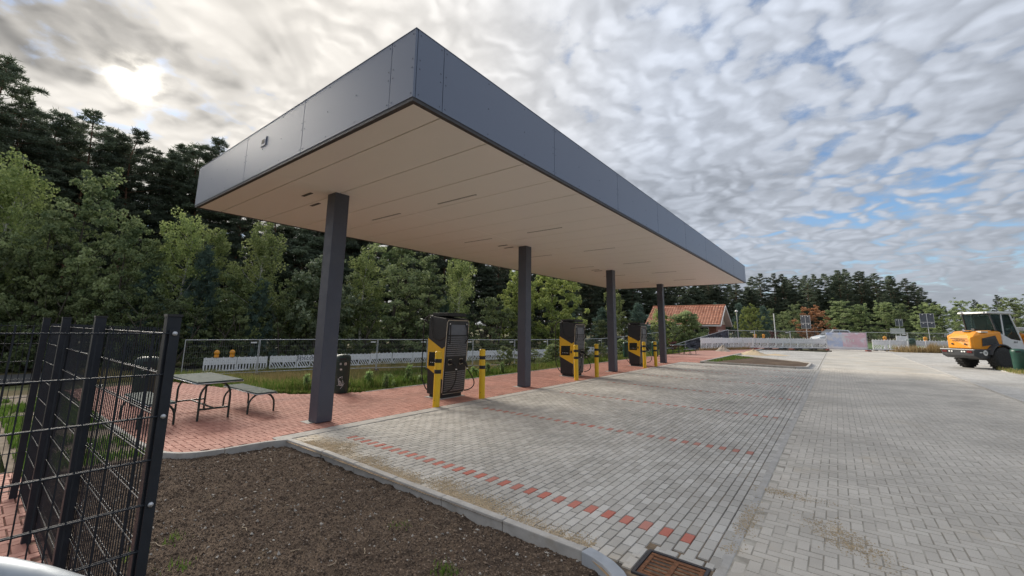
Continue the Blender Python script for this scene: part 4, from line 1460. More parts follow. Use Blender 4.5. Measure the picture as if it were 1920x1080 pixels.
def charger():
    """origin at the base centre; screen face looks to -y, louvred face to +x and leans out at the top"""
    root = empty('charging_station')
    w, d, h = .36, .44, 2.24                       # half width (x), half depth (y), height
    xf0, xf1 = .27, .40                            # front (louvre) plane at the bottom / at the top
    xb = -.34
    def xf(z): return xf0 + (xf1 - xf0) * min(1, max(0, (z - .12) / 2.0))
    prof = [(xb + .02, .10), (xf0 - .03, .10), (xf0, .15), (xf(2.10), 2.10), (xf(2.10) - .03, 2.17), (xb + .08, 2.24), (xb, 2.20), (xb - .01, 1.0)]
    MB().prism(prof, -d, d, 'y').build('body', M_black, root, bev=.02, seg=3)
    MB().box((xb + .07, -d + .06, 0), (xf0 - .05, d - .06, .105)).build('plinth', M_blackmatte, root)
    MB().box((xb - .03, -d - .04, .0), (xf0 + .02, d + .04, .014)).build('foundation_edge', M_kerb, root)
    # yellow wrap on both narrow faces
    yl = [(xb - .006, 1.62), (xf(1.40) - .12, 1.335), (xf(1.40) - .012, 1.40), (xf(.75) - .012, .52), (xf(.6) - .14, .575), (xb - .004, .80)]
    for sgn in (-1, 1):
        a, b = (-d - .006, -d - .001) if sgn < 0 else (d + .001, d + .006)
        p = MB().prism(yl, a, b, 'y').build('yellow_wrap', M_cyellow, root)
    s = MB().prism([(xb + .07, 1.235), (xf0 - .11, 1.245), (xf0 - .13, .86), (xb + .05, .85)], -d - .014, -d - .006, 'y').build('screen', M_screen, root, bev=.004)
    for k in range(4):
        x = xb + .14 + .075 * k
        MB().box((x, -d - .0165, .945), (x + .032, -d - .0145, .962)).build('indicator', M_white, s)
    MB().prism([(xf0 - .095, 1.05), (xf0 - .03, 1.055), (xf0 - .035, .95), (xf0 - .10, .945)], -d - .013, -d - .006, 'y').build('card_reader', M_blackmatte, root)
    # louvred face with a pale edge trim
    def front(y0, y1, z0, z1, t0, t1):
        return MB().add([(xf(z0) + t0, y0, z0), (xf(z0) + t0, y1, z0), (xf(z1) + t0, y1, z1), (xf(z1) + t0, y0, z1),
                         (xf(z0) + t1, y0, z0), (xf(z0) + t1, y1, z0), (xf(z1) + t1, y1, z1), (xf(z1) + t1, y0, z1)],
                        ((0, 3, 2, 1), (4, 5, 6, 7), (0, 1, 5, 4), (1, 2, 6, 5), (2, 3, 7, 6), (3, 0, 4, 7)))
    rim = [(xf(z) + .004, y, z) for y, z in ((-d + .05, .125), (-d + .008, .17), (-d + .008, 2.06), (-d + .05, 2.12), (d - .05, 2.12), (d - .008, 2.06), (d - .008, .17), (d - .05, .125))]
    MB().tube(rim, .009, 6, closed=True).build('edge_trim', M_trimbeige, root)
    front(-d + .09, d - .09, 1.72, 2.00, .002, .008).build('upper_panel', simple('charger_grey_panel', (.12, .13, .155), .35), root)
    sl = simple('louvre_metal', (.17, .175, .195), .32, .3)
    for z0, n in ((1.14, 10), (.19, 10)):
        for k in range(n):
            z = z0 + .056 * k
            front(-d + .06, d - .06, z, z + .026, .001, .028).build('louvre', sl, root)
    front(-d + .05, d - .05, .74, 1.10, .001, .012).build('holster_panel', M_blackmatte, root)
    for sy in (-1, 1):
        y = sy * .22
        ho = MB()
        ho.tube([(xf(.95) + .012, y - .07, 1.03), (xf(.95) + .03, y - .075, 1.05), (xf(.95) + .03, y + .04, 1.05), (xf(.95) + .03, y + .06, 1.0), (xf(.9) + .03, y + .06, .92), (xf(.9) + .03, y - .06, .90), (xf(.9) + .012, y - .07, .94)], .007, 6)
        hs = ho.build('holster', M_trimbeige, root)
        x = xf(.95)
        pl = MB(); pl.tube([(x + .02, y, 1.0), (x + .09, y + .03, .98), (x + .15, y + .07, .90), (x + .17, y + .09, .82)], [.045, .045, .032, .026], 10)
        plug = pl.build('plug', M_blackmatte, root)
        MB().tube([(x + .172, y + .092, .80), (x + .172, y + .093, .775)], .026, 10).build('white_band', M_white, plug)
        ca = []
        bow = .22 if sy > 0 else .10
        for k in range(15):
            t = k / 14
            ca.append((x + .172 - .10 * t + bow * math.sin(math.pi * min(1, t * 1.05)) * (.6 if sy > 0 else .25), y + .093 + (.30 * math.sin(math.pi * t) * (.7 if sy > 0 else .1)) - (0 if sy > 0 else .42 * t * t), .78 - .66 * (1 - (1 - t) ** 1.6) + .06 * t * t))
        MB().tube(ca, .0155, 8).build('cable', M_rubber, root)
        # upper run of the cable from the retractor eye
        MB().tube([(xf(2.0) + .02, sy * .31, 2.00), (xf(1.9) + .05, sy * .33, 1.86), (xf(1.7) + .07, sy * .36 + .02, 1.62), (xf(1.5) + .03, sy * .30, 1.48)], .014, 8).build('retractor_cord', M_rubber, root)
        MB().lathe([(.0, 0), (.018, .002), (.018, .02), (0, .022)], (0, 0, 0), 10, Matrix.Translation((xf(2.02) + .004, sy * .33, 2.02)) @ Matrix.Rotation(R_(90), 4, 'Y')).build('cord_eye', M_white, root)
    # cable arm and hanging cord on the back corner, cap on the roof
    MB().box((xb + .0, -d + .12, 2.235), (xf1 - .08, d - .04, 2.335)).build('roof_cap', M_blackmatte, root, bev=.012)
    MB().tube([(xb + .14, -d + .03, 2.245), (xb + .02, -d - .01, 2.25), (xb - .12, -d - .02, 2.19), (xb - .19, -d - .02, 2.0), (xb - .20, -d - .02, 1.4), (xb - .19, -d - .03, .7), (xb - .16, -d - .02, .45), (xb - .06, -d + .02, .24), (xb + .02, -d + .03, .18)], .016, 8).build('side_cable', M_rubber, root)
    MB().tube([(xb + .02, -d + .02, 2.255), (xb + .13, -d + .02, 2.245)], .017, 8).build('white_sleeve', M_white, root)
    MB().tube([(xb + .12, -d - .02, 2.2), (xb + .15, -d - .03, 1.9), (xb + .25, -d - .035, 1.62), (xb + .45, -d - .03, 1.56), (xf(1.6) - .01, -d - .02, 1.66), (xf(1.7) + .03, -d + .05, 1.75)], .008, 6).build('loop_cable', M_rubber, root)
    return root


ch = charger()
spots = [(-8.86, 8.62, 'black and yellow charging station between the two columns nearest the soil bed'),
         (-8.90, 15.94, 'black and yellow charging station between the second and third canopy columns'),
         (-8.78, 23.05, 'black and yellow charging station in front of the last canopy column by the planted island')]
for i, (x, y, lb) in enumerate(spots):
    o = ch if i == 0 else copy_tree(ch)
    o.location = (x, y, 0); tag(o, lb, 'charger', 'charging stations under the canopy')


# ------------------------------------------------------------------ bollards
def bollard():
    root = empty('bollard')
    MB().lathe([(.084, 0), (.084, 1.30), (.080, 1.325), (.062, 1.335), (0.001, 1.337)], n=24).build('post', M_yellow, root)
    for z in (1.06, .80):
        MB().lathe([(.0848, 0), (.0862, .002), (.0862, .093), (.0848, .095)], (0, 0, z), 24).build('black_band', M_blackmatte, root)
    MB().lathe([(.0, 0), (.010, .001), (.010, .006), (0, .007)], (0, 0, 0), 8, Matrix.Translation((.02, -.083, .17)) @ Matrix.Rotation(R_(90), 4, 'X')).build('screw', M_black, root)
    return root


bo = bollard()
bl = [(-7.90, 7.36, 'on the soil bed side of', 'charger nearest the soil bed'), (-7.91, 9.07, 'on the island side of', 'charger nearest the soil bed'),
      (-8.02, 14.67, 'on the soil bed side of', 'middle charger'), (-7.94, 16.26, 'on the island side of', 'middle charger'),
      (-8.00, 21.94, 'on the soil bed side of', 'charger next to the island'), (-7.91, 23.38, 'on the island side of', 'charger next to the island')]
for i, (x, y, a, b) in enumerate(bl):
    o = bo if i == 0 else copy_tree(bo)
    o.location = (x, y, -.005); o.rotation_euler = (R_(random.uniform(-.6, .6)), R_(random.uniform(-.8, .5)), random.uniform(-.3, .3))
    tag(o, 'yellow black banded bollard %s the %s' % (a, b), 'bollard', 'bollards in front of the chargers')


# ------------------------------------------------------------------ waste bins
def bin_(mat, label, x, y, z=0, h=1.08, r=.20, stickers=False, tag_=False):
    root = empty('waste_bin', (x, y, z), 0, label, 'bin')
    MB().lathe([(r * .90, .02), (r * .92, .04), (r, .80 * h), (r * 1.02, .82 * h)], n=28).build('body', mat, root)
    hd = MB().lathe([(r * 1.03, .822 * h), (r * 1.04, .88 * h), (r * .98, .94 * h), (r * .80, .985 * h), (r * .4, h), (.001, h * 1.002)], n=28).build('hood', mat, root)
    a = math.atan2(-y, -x)
    MB().lathe([(r * .8, 0), (r * .85, .02)], n=20).build('foot', M_black, root)
    Mx = rotz(a)
    sl = MB(); sl.box((r * .99, -.09, .855 * h), (r * 1.055, .09, .91 * h), Mx); sl.build('slot', M_blackmatte, root)
    if stickers:
        for (da, z0, w, hh, m_) in ((.35, .80, .055, .07, M_white), (-.30, .81, .05, .055, simple('sticker_grey', (.42, .46, .44), .5)), (-.2, .66, .055, .04, M_white)):
            mm = rotz(a + da); MB().box((r * .985, -w / 2, z0), (r * 1.012, w / 2, z0 + hh), mm).build('sticker', m_, root)
            if m_ is M_white: MB().box((r * 1.0122, -w * .2, z0 + .01), (r * 1.0135, w * .22, z0 + hh - .015), mm).build('sticker_print', M_blackmatte, root)
    if tag_:
        rr = np.random.default_rng(8)
        for k in range(5):
            p = []
            c0, z0 = rr.uniform(-.5, .5), rr.uniform(.22, .42)
            for j in range(7):
                aa = a + c0 * .7 + rr.normal(0, .18); zz = z0 + rr.normal(0, .045)
                p.append((math.cos(aa) * r * .965, math.sin(aa) * r * .965, zz))
            MB().tube(p, .006, 5).build('paint_scrawl', M_white, root)
    return root


bin_(M_bindark, 'dark green waste bin with stickers and a paint scrawl behind the first column', -11.55, 7.00, 0, 1.10, .21, True, True)
bin_(M_bindark, 'dark green round waste bin behind the picnic table beside the mesh enclosure', -13.25, 2.85, 0, 1.12, .24, True)
bin_(M_bingreen, 'green waste bin on the path edge behind the charger next to the island', -11.55, 28.3, 0, 1.12, .24)
bin_(M_bingreen, 'green waste bin on the path edge just past the last canopy column', -10.95, 32.3, 0, 1.12, .24)
bin_(M_bingreen, 'green waste bin in front of the barrier boards beside the dry weeds', 6.55, 66.0, 0, 1.45, .36)
bin_(M_bingreen, 'green waste bin on the verge beside the yellow wheel loader', 7.50, 34.6, .02, 1.22, .28)


# ------------------------------------------------------------------ picnic sets
def arch(mb, x, y0, y1, z1, r=.021):
    """one inverted U leg of bent tube standing on y0 and y1"""
    c = (y0 + y1) / 2; w = (y1 - y0) / 2; p = [(x, y0, 0)]
    zs = max(.02, z1 - w * 1.0)
    for k in range(13):
        a = math.pi * k / 12
        p.append((x, c - w * math.cos(a), zs + (z1 - zs) * math.sin(a)))
    p.append((x, y1, 0))
    mb.tube(p, r, 8)


def picnic(x, y, rz, lt_, lb1, lb2, grp):
    M = rotz(rz, (x, y, 0))
    t = empty('picnic_table', (x, y, 0), rz, lt_, 'table', None)
    MB().box((-.95, -.41, .745), (.95, .41, .785)).build('table_top', M_tablegreen, t, bev=.012)
    MB().tube([(-.95, -.41, .745), (.95, -.41, .745), (.95, .41, .745), (-.95, .41, .745)], .010, 6, closed=True).build('edge_band', M_greysteel, t)
    for sx in (-.72, .72):
        m_ = MB(); arch(m_, sx, -.27, .27, .742); m_.build('leg', M_tubegreen, t)
        MB().tube([(sx, -.265, .22), (sx, .265, .22)], .018, 8).build('crossbar', M_tubegreen, t)
    MB().tube([(-.72, 0, .22), (.72, 0, .22)], .018, 8).build('stretcher', M_tubegreen, t)
    for s, lb in ((1, lb1), (-1, lb2)):
        p = M @ Vector((0, s * .92, 0))
        b = empty('picnic_bench', p, rz, lb, 'bench', None)
        MB().box((-.95, -.21, .425), (.95, .21, .460)).build('seat', M_tablegreen, b, bev=.010)
        MB().tube([(-.95, -.21, .425), (.95, -.21, .425), (.95, .21, .425), (-.95, .21, .425)], .009, 6, closed=True).build('edge_band', M_greysteel, b)
        for sx in (-.70, .70):
            m_ = MB(); arch(m_, sx, -.27, .27, .422); m_.build('leg', M_tubegreen, b)


picnic(-10.95, 3.38, 0, 'dark green picnic table with bent tube legs on the red bricks by the mesh enclosure', 'low dark green bench on the column side of the near picnic table', 'low dark green bench between the near picnic table and the mesh enclosure', None)
picnic(-10.75, 37.6, R_(88), 'dark green picnic table on the far path near the red roofed house', 'low bench on the meadow side of the far picnic table', 'low bench on the lane side of the far picnic table', None)


# ------------------------------------------------------------------ double rod mesh fence round the enclosure
def mesh_fence(name, p0, p1, label, posts, zt=1.90, zb=.06, sg=1):
    d = Vector((p1[0] - p0[0], p1[1] - p0[1], 0)); L = d.length; a = math.atan2(d.y, d.x)
    root = empty(name, (p0[0], p0[1], 0), a, label, 'fence')
    hz = []
    z = zt - .03
    while z > zb: hz.append(z); z -= .2
    for z in hz:
        m_ = MB(); m_.tube([(.0, -.008, z), (L, -.008, z)], .0038, 6); m_.tube([(.0, .008, z), (L, .008, z)], .0038, 6)
        m_.build('horizontal_rods', M_fencepaint, root)
    vr = MB(); x = .03
    while x < L:
        vr.tube([(x, 0, zb - .03), (x, 0, zt)], .0030, 5, False); x += .05
    o = vr.build('vertical_rods', M_fencepaint, root); o['kind'] = 'stuff'
    for i, s in enumerate(posts):
        po = MB().box((s - .03, min(-sg * .074, -sg * .014), -.05), (s + .03, max(-sg * .074, -sg * .014), 1.955)).build('post', M_fencepaint, root, bev=.004)
        MB().box((s - .033, min(-sg * .077, -sg * .011), 1.955), (s + .033, max(-sg * .077, -sg * .011), 1.968)).build('post_cap', M_black, po)
        MB().box((s - .02, .010 if sg > 0 else -.016, zb), (s + .02, .016 if sg > 0 else -.010, zt - .01)).build('clamp_bar', M_fencepaint, po)
        for z in hz[::2]:
            MB().lathe([(0.001, -.005), (.011, -.004), (.011, .004), (.0, .006)], (0, 0, 0), 10, Matrix.Translation((s, .02 * sg, z)) @ Matrix.Rotation(R_(-90 * sg), 4, 'X')).build('bolt', M_greysteel, po)
    return root


M_dullzinc = simple('dull_zinc', (.30, .33, .36), .5, .4, var=.1, vs=20)
FX, FY = -2.665, .66
mesh_fence('mesh_fence', (FX, FY), (FX, -2.4), 'anthracite double rod mesh fence panel facing the drive lane', [0.0, 2.4])
mesh_fence('mesh_fence', (FX - .06, FY - .01), (-7.36, FY - .03), 'anthracite mesh fence run with close posts along the soil bed', [1.48, 3.08, 4.60], sg=-1)
mesh_fence('mesh_fence', (-7.36, FY - .08), (-7.36, -3.2), 'anthracite mesh fence at the far side of the enclosure', [2.5])
hp_ = empty('tube_barrier', (-.74, .12, 0), 0, 'galvanised tube barrier with rounded corner in front of the enclosure', 'barrier')
# bent tube hoop standing beside the camera
tp = [Vector(q) for q in ((-1.9, -.86, 1.675), (-1.2, -.26, 1.650), (-.95, -.05, 1.634), (-.815, .064, 1.617), (-.781, .093, 1.608), (-.742, .126, 1.594), (-.705, .157, 1.565), (-.685, .174, 1.51), (-.68, .178, 1.3), (-.68, .178, 0))]
tb = MB(); tb.tube([q - Vector((-.74, .12, 0)) for q in tp], .022, 14); tb.build('hoop', M_dullzinc, hp_)
tb = MB(); tb.tube([(-1.16, -.98, 1.675), (-1.16, -.98, 0)], .022, 12); tb.build('post', M_dullzinc, hp_)
# ------------------------------------------------------------------ site fences and barrier boards
def site_panel(L=3.45, Hh=2.0):
    root = empty('site_fence')
    r = .021; c = .0
    MB().tube([(0, 0, 0), (0, 0, Hh - r)], r, 8).build('upright', M_greysteel, root)
    MB().tube([(L, 0, 0), (L, 0, Hh - r)], r, 8).build('upright', M_greysteel, root)
    MB().tube([(-r, 0, Hh), (L + r, 0, Hh)], r * .95, 8).build('top_rail', M_greysteel, root)
    MB().tube([(0, 0, .16), (L, 0, .16)], r * .8, 8).build('bottom_rail', M_greysteel, root)
    w = MB(); x = .1
    while x < L - .05: w.tube([(x, 0, .16), (x, 0, Hh)], .0024, 4, False); x += .098
    for z in (.45, .75, 1.05, 1.35, 1.65): w.tube([(0, .004, z), (L, .004, z)], .0024, 4, False)
    o = w.build('wire_mesh', M_galvwire, root); o['kind'] = 'stuff'
    MB().box((L - .42, -.008, Hh - .20), (L - .10, -.003, Hh - .12)).build('name_plate', M_white, root)
    return root


def foot_block(): return MB().prism([(-.34, 0), (.34, 0), (.31, .13), (-.31, .13)], -.115, .115, 'y').mesh('fence_foot', simple('recycled_plastic_foot', (.085, .060, .052), .8, var=.3, vs=8))


def m_redfoot(): return MB().prism([(-.34, 0), (.34, 0), (.31, .13), (-.31, .13)], -.115, .115, 'y').mesh('fence_foot', simple('red_brown_foot', (.24, .065, .045), .8, var=.3, vs=8))


SP = site_panel(); used = [False]
FB = foot_block(); FBR = m_redfoot()


def run_fence(pts, label, grp, z, footlab, redf=False, skip=()):
    """panels butted along a polyline given by their joints"""
    for i, (a, b) in enumerate(zip(pts, pts[1:])):
        d = Vector((b[0] - a[0], b[1] - a[1], 0)); an = math.atan2(d.y, d.x)
        o = SP if not used[0] else copy_tree(SP)
        used[0] = True
        for c_ in [c for c in o.children if c.name.startswith('foot')]: bpy.data.objects.remove(c_)
        za = z(a) if callable(z) else z; zb_ = z(b) if callable(z) else z
        o.location = (a[0], a[1], za + .06); o.rotation_euler = (0, -math.atan2(zb_ - za, d.length), an); o.scale = ((d.length - .06) / 3.45, 1, 1)
        tag(o, '%s %s' % (ORD[i], label), 'fence', grp)
        link('foot', FBR if redf else FB, o, (0, 0, -.06), R_(90))


def along(a, b, n): return [(a[0] + (b[0] - a[0]) * i / n, a[1] + (b[1] - a[1]) * i / n) for i in range(n + 1)]


gzf = lambda p: float(ground_z(p[0], p[1])) + .02
roadline = along((-27.6, 7.4), (-25.9, 14.2), 2)[:-1] + along((-25.9, 14.2), (-19.6, 26.2), 4)[:-1] + along((-19.6, 26.2), (-14.9, 46.9), 6)
run_fence(roadline, 'mesh site fence panel along the meadow, counted from the enclosure end', 'road site fence', gzf, 'dark fence foot under the site fence along the meadow')
laneend = along((-10.3, 51.5), (-7.4, 55.6), 1)[:-1] + along((-7.4, 55.6), (-1.0, 60.4), 2)[:-1] + along((-1.0, 60.4), (2.55, 61.2), 1)[:-1] + along((2.55, 61.2), (16.5, 68.5), 4)
run_fence(laneend, 'mesh site fence panel across the lane end, counted from the house side', 'lane end site fence', 0.0, 'red brown fence foot at the end of the lane', True)


def board(kind, L=1.6, Hh=1.0):
    """white plastic barrier board: plain upper board, slatted lower part, studs on top, two feet"""
    root = empty('barrier_board')
    up = MB().box((0, -.025, .52), (L, .025, .93)); up.build('upper_board', M_whiteplast, root, bev=.012)
    MB().box((0, -.025, .12), (L, .025, .21)).build('lower_rail', M_whiteplast, root, bev=.008)
    for x in (0, L - .07): MB().box((x, -.024, .21), (x + .07, .024, .52)).build('side_rail', M_whiteplast, root)
    sl = MB()
    n = 9
    for k in range(n):
        x = .10 + (L - .2) * (k + .5) / n
        s = 0 if kind == 'v' else (.10 if kind == 'd' else -.10)
        if kind != 'v' and k == n // 2: s = 0
        sl.add([(x - .034 - s, -.018, .21), (x + .034 - s, -.018, .21), (x + .034 + s, -.018, .52), (x - .034 + s, -.018, .52),
                (x - .030 - s, .018, .21), (x + .030 - s, .018, .21), (x + .030 + s, .018, .52), (x - .030 + s, .018, .52)],
               ((0, 1, 2, 3), (7, 6, 5, 4), (0, 4, 5, 1), (1, 5, 6, 2), (2, 6, 7, 3), (3, 7, 4, 0)))
    o = sl.build('slats', M_whiteplast, root); o['kind'] = 'stuff'
    for k in range(6): MB().box((.08 + (L - .2) * k / 5, -.018, .93), (.12 + (L - .2) * k / 5, .018, .985)).build('stud', M_whiteplast, root)
    for x in (.22, L - .22): MB().box((x - .05, -.30, 0), (x + .05, .30, .12)).build('foot', M_blackmatte, root)
    for k in range(6):
        xx = .14 + (L - .28) * k / 5
        MB().box((xx - .012, -.0275, .77), (xx + .012, -.0255, .80)).build('hole', M_black, root)
    return root


BD = {k: [board(k), False] for k in 'vdn'}


def boards(pts, kinds, label, grp, z, jit=.02, hs=1.0):
    for i, (a, b) in enumerate(zip(pts, pts[1:])):
        k = kinds[i % len(kinds)]
        d = Vector((b[0] - a[0], b[1] - a[1], 0)); an = math.atan2(d.y, d.x)
        src, us = BD[k]
        o = src if not us else copy_tree(src); BD[k][1] = True
        za = z(a) if callable(z) else z
        o.location = (a[0], a[1], za); o.rotation_euler = (0, R_(random.uniform(-.8, .8)), an + random.uniform(-jit, jit)); o.scale = (d.length / 1.6 * .985, 1, hs)
        tag(o, '%s %s' % (ORD[i], label), 'barrier', grp)


gzb = lambda p: float(ground_z(p[0], p[1]))
poly_sheet('closed_road', [(-30.4, -30), (-30.3, 9), (-25.2, 33), (-17.0, 49.0), (-20, 52), (-30, 36), (-36, 10), (-36, -30)], -.97, simple('worn_asphalt', (.055, .054, .052), .9, var=.2, vs=2, bump=.4, bs=90))
b0 = along((-29.8, 9.0), (-29.3, 12.4), 2)
boards(b0, 'v', 'white barrier board with upright slats, counted from the enclosure end', 'upright slat boards by the road', gzb)
b1 = along((-29.25, 12.5), (-28.1, 17.3), 3)[:-1] + along((-28.1, 17.3), (-24.4, 32.4), 9)[:-1] + along((-24.4, 32.4), (-20.5, 42.0), 6)[:-1] + along((-20.5, 42.0), (-16.5, 48.5), 4)
boards(b1, 'nnnnndnnnn', 'white slanted slat barrier board along the closed road, counted from the enclosure end', 'slanted slat boards by the road', gzb)
b2 = along((-11.2, 47.0), (-9.9, 51.0), 2)[:-1] + along((-9.9, 51.0), (-7.9, 57.2), 3)[:-1] + along((-7.9, 57.2), (-1.0, 62.8), 5)
boards(b2, 'nnnnn', 'white slanted slat barrier board at the path end, counted from the house side', 'boards behind the path fence', lambda p: -.05, hs=1.36)
b3 = along((3.1, 64.2), (17.0, 71.5), 9)
boards(b3, 'nnd', 'white slanted slat barrier board behind the dry weeds, counted from the banner', 'boards behind the loader side fence', lambda p: -.05, hs=1.36)
# blue scrawl on one road board
gr = np.random.default_rng(5)
ba, bb = Vector((*b1[1], 0)), Vector((*b1[2], 0)); bd_ = (bb - ba).normalized(); nn = Vector((bd_.y, -bd_.x, 0))
sc_root = empty('paint_scrawl', (ba.x, ba.y, gzb(b1[1])), 0, 'dark blue paint scrawl across a white road barrier board', 'graffiti')
inkb = simple('blue_spray_paint', (.018, .020, .10), .5)
for k in range(11):
    p = []
    x0 = .05 + .145 * k
    for j in range(5):
        q = bd_ * (x0 + gr.normal(0, .05)) + nn * .034 + Vector((0, 0, .62 + .07 * j + gr.normal(0, .03)))
        p.append(q)
    MB().tube(p, .016, 5).build('stroke', inkb, sc_root)


def lamp(loc, rz, label, grp, z=None):
    root = empty('warning_lamp', loc, rz, label, 'warning lamp', grp)
    MB().box((-.075, -.05, 0), (.075, .05, .10)).build('battery_case', M_orangelens, root, bev=.012)
    MB().lathe([(.001, -.05), (.085, -.045), (.105, -.02), (.105, .02), (.085, .045), (.001, .05)], n=20, M=Matrix.Translation((0, 0, .19)) @ Matrix.Rotation(R_(90), 4, 'X')).build('lens', M_orangelens, root)
    MB().lathe([(.112, -.012), (.116, 0), (.112, .012)], n=20, M=Matrix.Translation((0, 0, .19)) @ Matrix.Rotation(R_(90), 4, 'X')).build('ring', simple('lamp_ring', (.55, .30, .03), .4), root)
    return root


v0 = Vector((*b0[0], gzb(b0[0]) + .95)); dv = Vector((b0[1][0] - b0[0][0], b0[1][1] - b0[0][1], 0)).normalized()
for s, lb in ((.62, 'amber warning lamp on the first road board, nearer the board end'), (1.42, 'amber warning lamp on the first road board, nearer the row of boards')):
    o = lamp(v0 + dv * s, R_(40), lb, 'lamps on the road boards'); o.scale = (1.5, 1.5, 1.5)
c1 = b2[5:7]
for s, lb in ((.35, 'amber warning lamp on the path side boards, nearer the lamp post'), (1.35, 'amber warning lamp on the path side boards, nearer the sign')):
    a = Vector((*c1[0], 0)); b = Vector((*c1[1], 0)); p = a.lerp(b, s / (b - a).length); o = lamp((p.x, p.y, 1.25), R_(30), lb, 'lamps on the path side boards'); o.scale = (1.5, 1.5, 1.5)
# post mounted lamps beyond the fence on the loader side
for (x, y, h, lb) in ((4.5, 68.5, 1.15, 'amber warning lamp on a white post just behind the banner'), (8.3, 71.0, 1.15, 'amber warning lamp on a white post behind the green bin'), (13.3, 71.8, 1.2, 'large amber warning lamp on a wide white post behind the dry weeds')):
    pt = empty('lamp_post_board', (x, y, -.07), R_(25), 'white guide board carrying the %s' % lb.replace(' on a white post', '').replace(' on a wide white post', ''), 'guide board')
    MB().box((-.16, -.03, .1), (.16, .03, h)).build('board', M_whiteplast, pt, bev=.01)
    MB().box((-.35, -.2, 0), (.35, .2, .1)).build('foot', M_blackmatte, pt)
    o = lamp((x, y, h - .07), R_(25), lb, None); o.scale = (1.9, 1.9, 1.9)

# ------------------------------------------------------------------ banner on the lane end fence
bn = empty('fence_banner', (-1.0, 60.4 - .06, 0), math.atan2(.8, 3.55), 'faded white pink and blue mesh banner hung on the lane end fence', 'banner')
def m_banner():
    t = NT('banner_print')
    tcn = t.n('ShaderNodeTexCoord'); sp = t.n('ShaderNodeSeparateXYZ'); t.set(sp.inputs[0], tcn.outputs['Object'])
    c = t.mix(t.ramp(sp.outputs[0], 1.42, 1.50), (.50, .57, .76), (.74, .50, .56))
    c = t.mix(t.ramp(t.noise(1.4, 3, .6), .42, .65), c, (.74, .72, .76))
    c = t.mix(t.ramp(sp.outputs[2], .50, .35), c, (.78, .75, .78))
    t.pbr(c, .7)
    return t.m
mb = MB(); nxb, nzb = 24, 10
vv = []; ff = []
for i in range(nxb + 1):
    for j in range(nzb + 1):
        vv.append((3.58 * i / nxb, -.03 + .02 * math.sin(i * .9) + .02 * math.cos(j * 1.3 + i * .5), .12 + 1.86 * j / nzb))
for i in range(nxb):
    for j in range(nzb):
        q = i * (nzb + 1) + j; ff.append((q, q + nzb + 1, q + nzb + 2, q + 1))
mb.add(vv, ff, True)
bo_ = mb.build('cloth', m_banner(), bn); sd = bo_.modifiers.new('solid', 'SOLIDIFY'); sd.thickness = .003
text_mesh('banner_lettering', 'EVE', .42, M_white, bn, Matrix.Translation((2.15, -.075, 1.12)) @ Matrix.Rotation(R_(90), 4, 'X') @ Matrix.Diagonal((-1, 1, 1, 1)), .002)
MB().box((1.9, -.077, .62), (2.75, -.073, .66)).build('banner_line', M_white, bn)
MB().box((1.4, -.077, 1.66), (2.2, -.073, 1.70)).build('banner_line', M_white, bn)

# ------------------------------------------------------------------ leaning fence with dark net beside the house path
netf = empty('leaning_fence', (-13.1, 48.2, -.1), math.atan2(4.0, 3.55), 'tilted site fence panel covered with a dark blue grey net near the house', 'fence')
nm_ = simple('dark_net', (.060, .064, .085), .8, var=.6, vs=7, bump=.8, bs=12)
mb = MB(); vv = []; ff = []
for i in range(23):
    for j in range(7):
        t = i / 22; top = .85 + 1.35 * t
        vv.append((5.35 * t, .10 * math.sin(i * 1.7 + j) + .06 * math.cos(j * 2.1 + i * .6), .0 + (top) * j / 6 + .04 * math.sin(i * 2.3 + j)))
for i in range(22):
    for j in range(6):
        q = i * 7 + j; ff.append((q, q + 7, q + 8, q + 1))
mb.add(vv, ff, False); n_ = mb.build('net', nm_, netf); sd = n_.modifiers.new('solid', 'SOLIDIFY'); sd.thickness = .02
MB().tube([(-1.8, -.08, .35), (0, -.08, .90), (5.35, -.08, 2.24)], .024, 8).build('top_rail', M_greysteel, netf)
MB().tube([(5.35, -.08, 0), (5.35, -.08, 2.24)], .022, 8).build('upright', M_greysteel, netf)
MB().tube([(0, -.08, 0), (0, -.08, .90)], .022, 8).build('upright', M_greysteel, netf)

# ------------------------------------------------------------------ planks on the ground before the lane end fence
for i, (a, b, lb) in enumerate((((-6.6, 53.9), (-3.4, 55.0), 'dark timber beam lying before the lane end fence at the path'), ((-3.3, 54.9), (-.6, 55.9), 'dark timber beam lying before the lane end fence at the strip'))):
    d = Vector((b[0] - a[0], b[1] - a[1], 0))
    o = MB().box((0, -.08, 0), (d.length, .08, .11)).build('timber_beam', simple('wet_timber', (.085, .068, .052), .8, var=.4, vs=4), None, (a[0], a[1], 0), math.atan2(d.y, d.x), bev=.01)
    tag(o, lb, 'beam')

# sand heap behind the island, boulder at the path end
def heap(name, loc, r, h, mat, seed, label, cat):
    rr = np.random.default_rng(seed); vv = []; ff = []; n, k = 28, 9
    for i in range(k + 1):
        t = i / k
        for j in range(n):
            a = 2 * math.pi * j / n; q = r * t * (1 + .16 * math.sin(2 * a + seed) + .08 * math.sin(5 * a))
            vv.append((q * math.cos(a) * 1.25, q * math.sin(a) * .85, h * (1 - t) ** 1.15 * (1 + .12 * rr.normal()) * (i < k) - .004 * (i == k)))
    for i in range(k):
        for j in range(n): ff.append((i * n + j, (i + 1) * n + j, (i + 1) * n + (j + 1) % n, i * n + (j + 1) % n))
    o = MB().add(vv, ff, True).build(name, mat, None, loc); tag(o, label, cat); return o


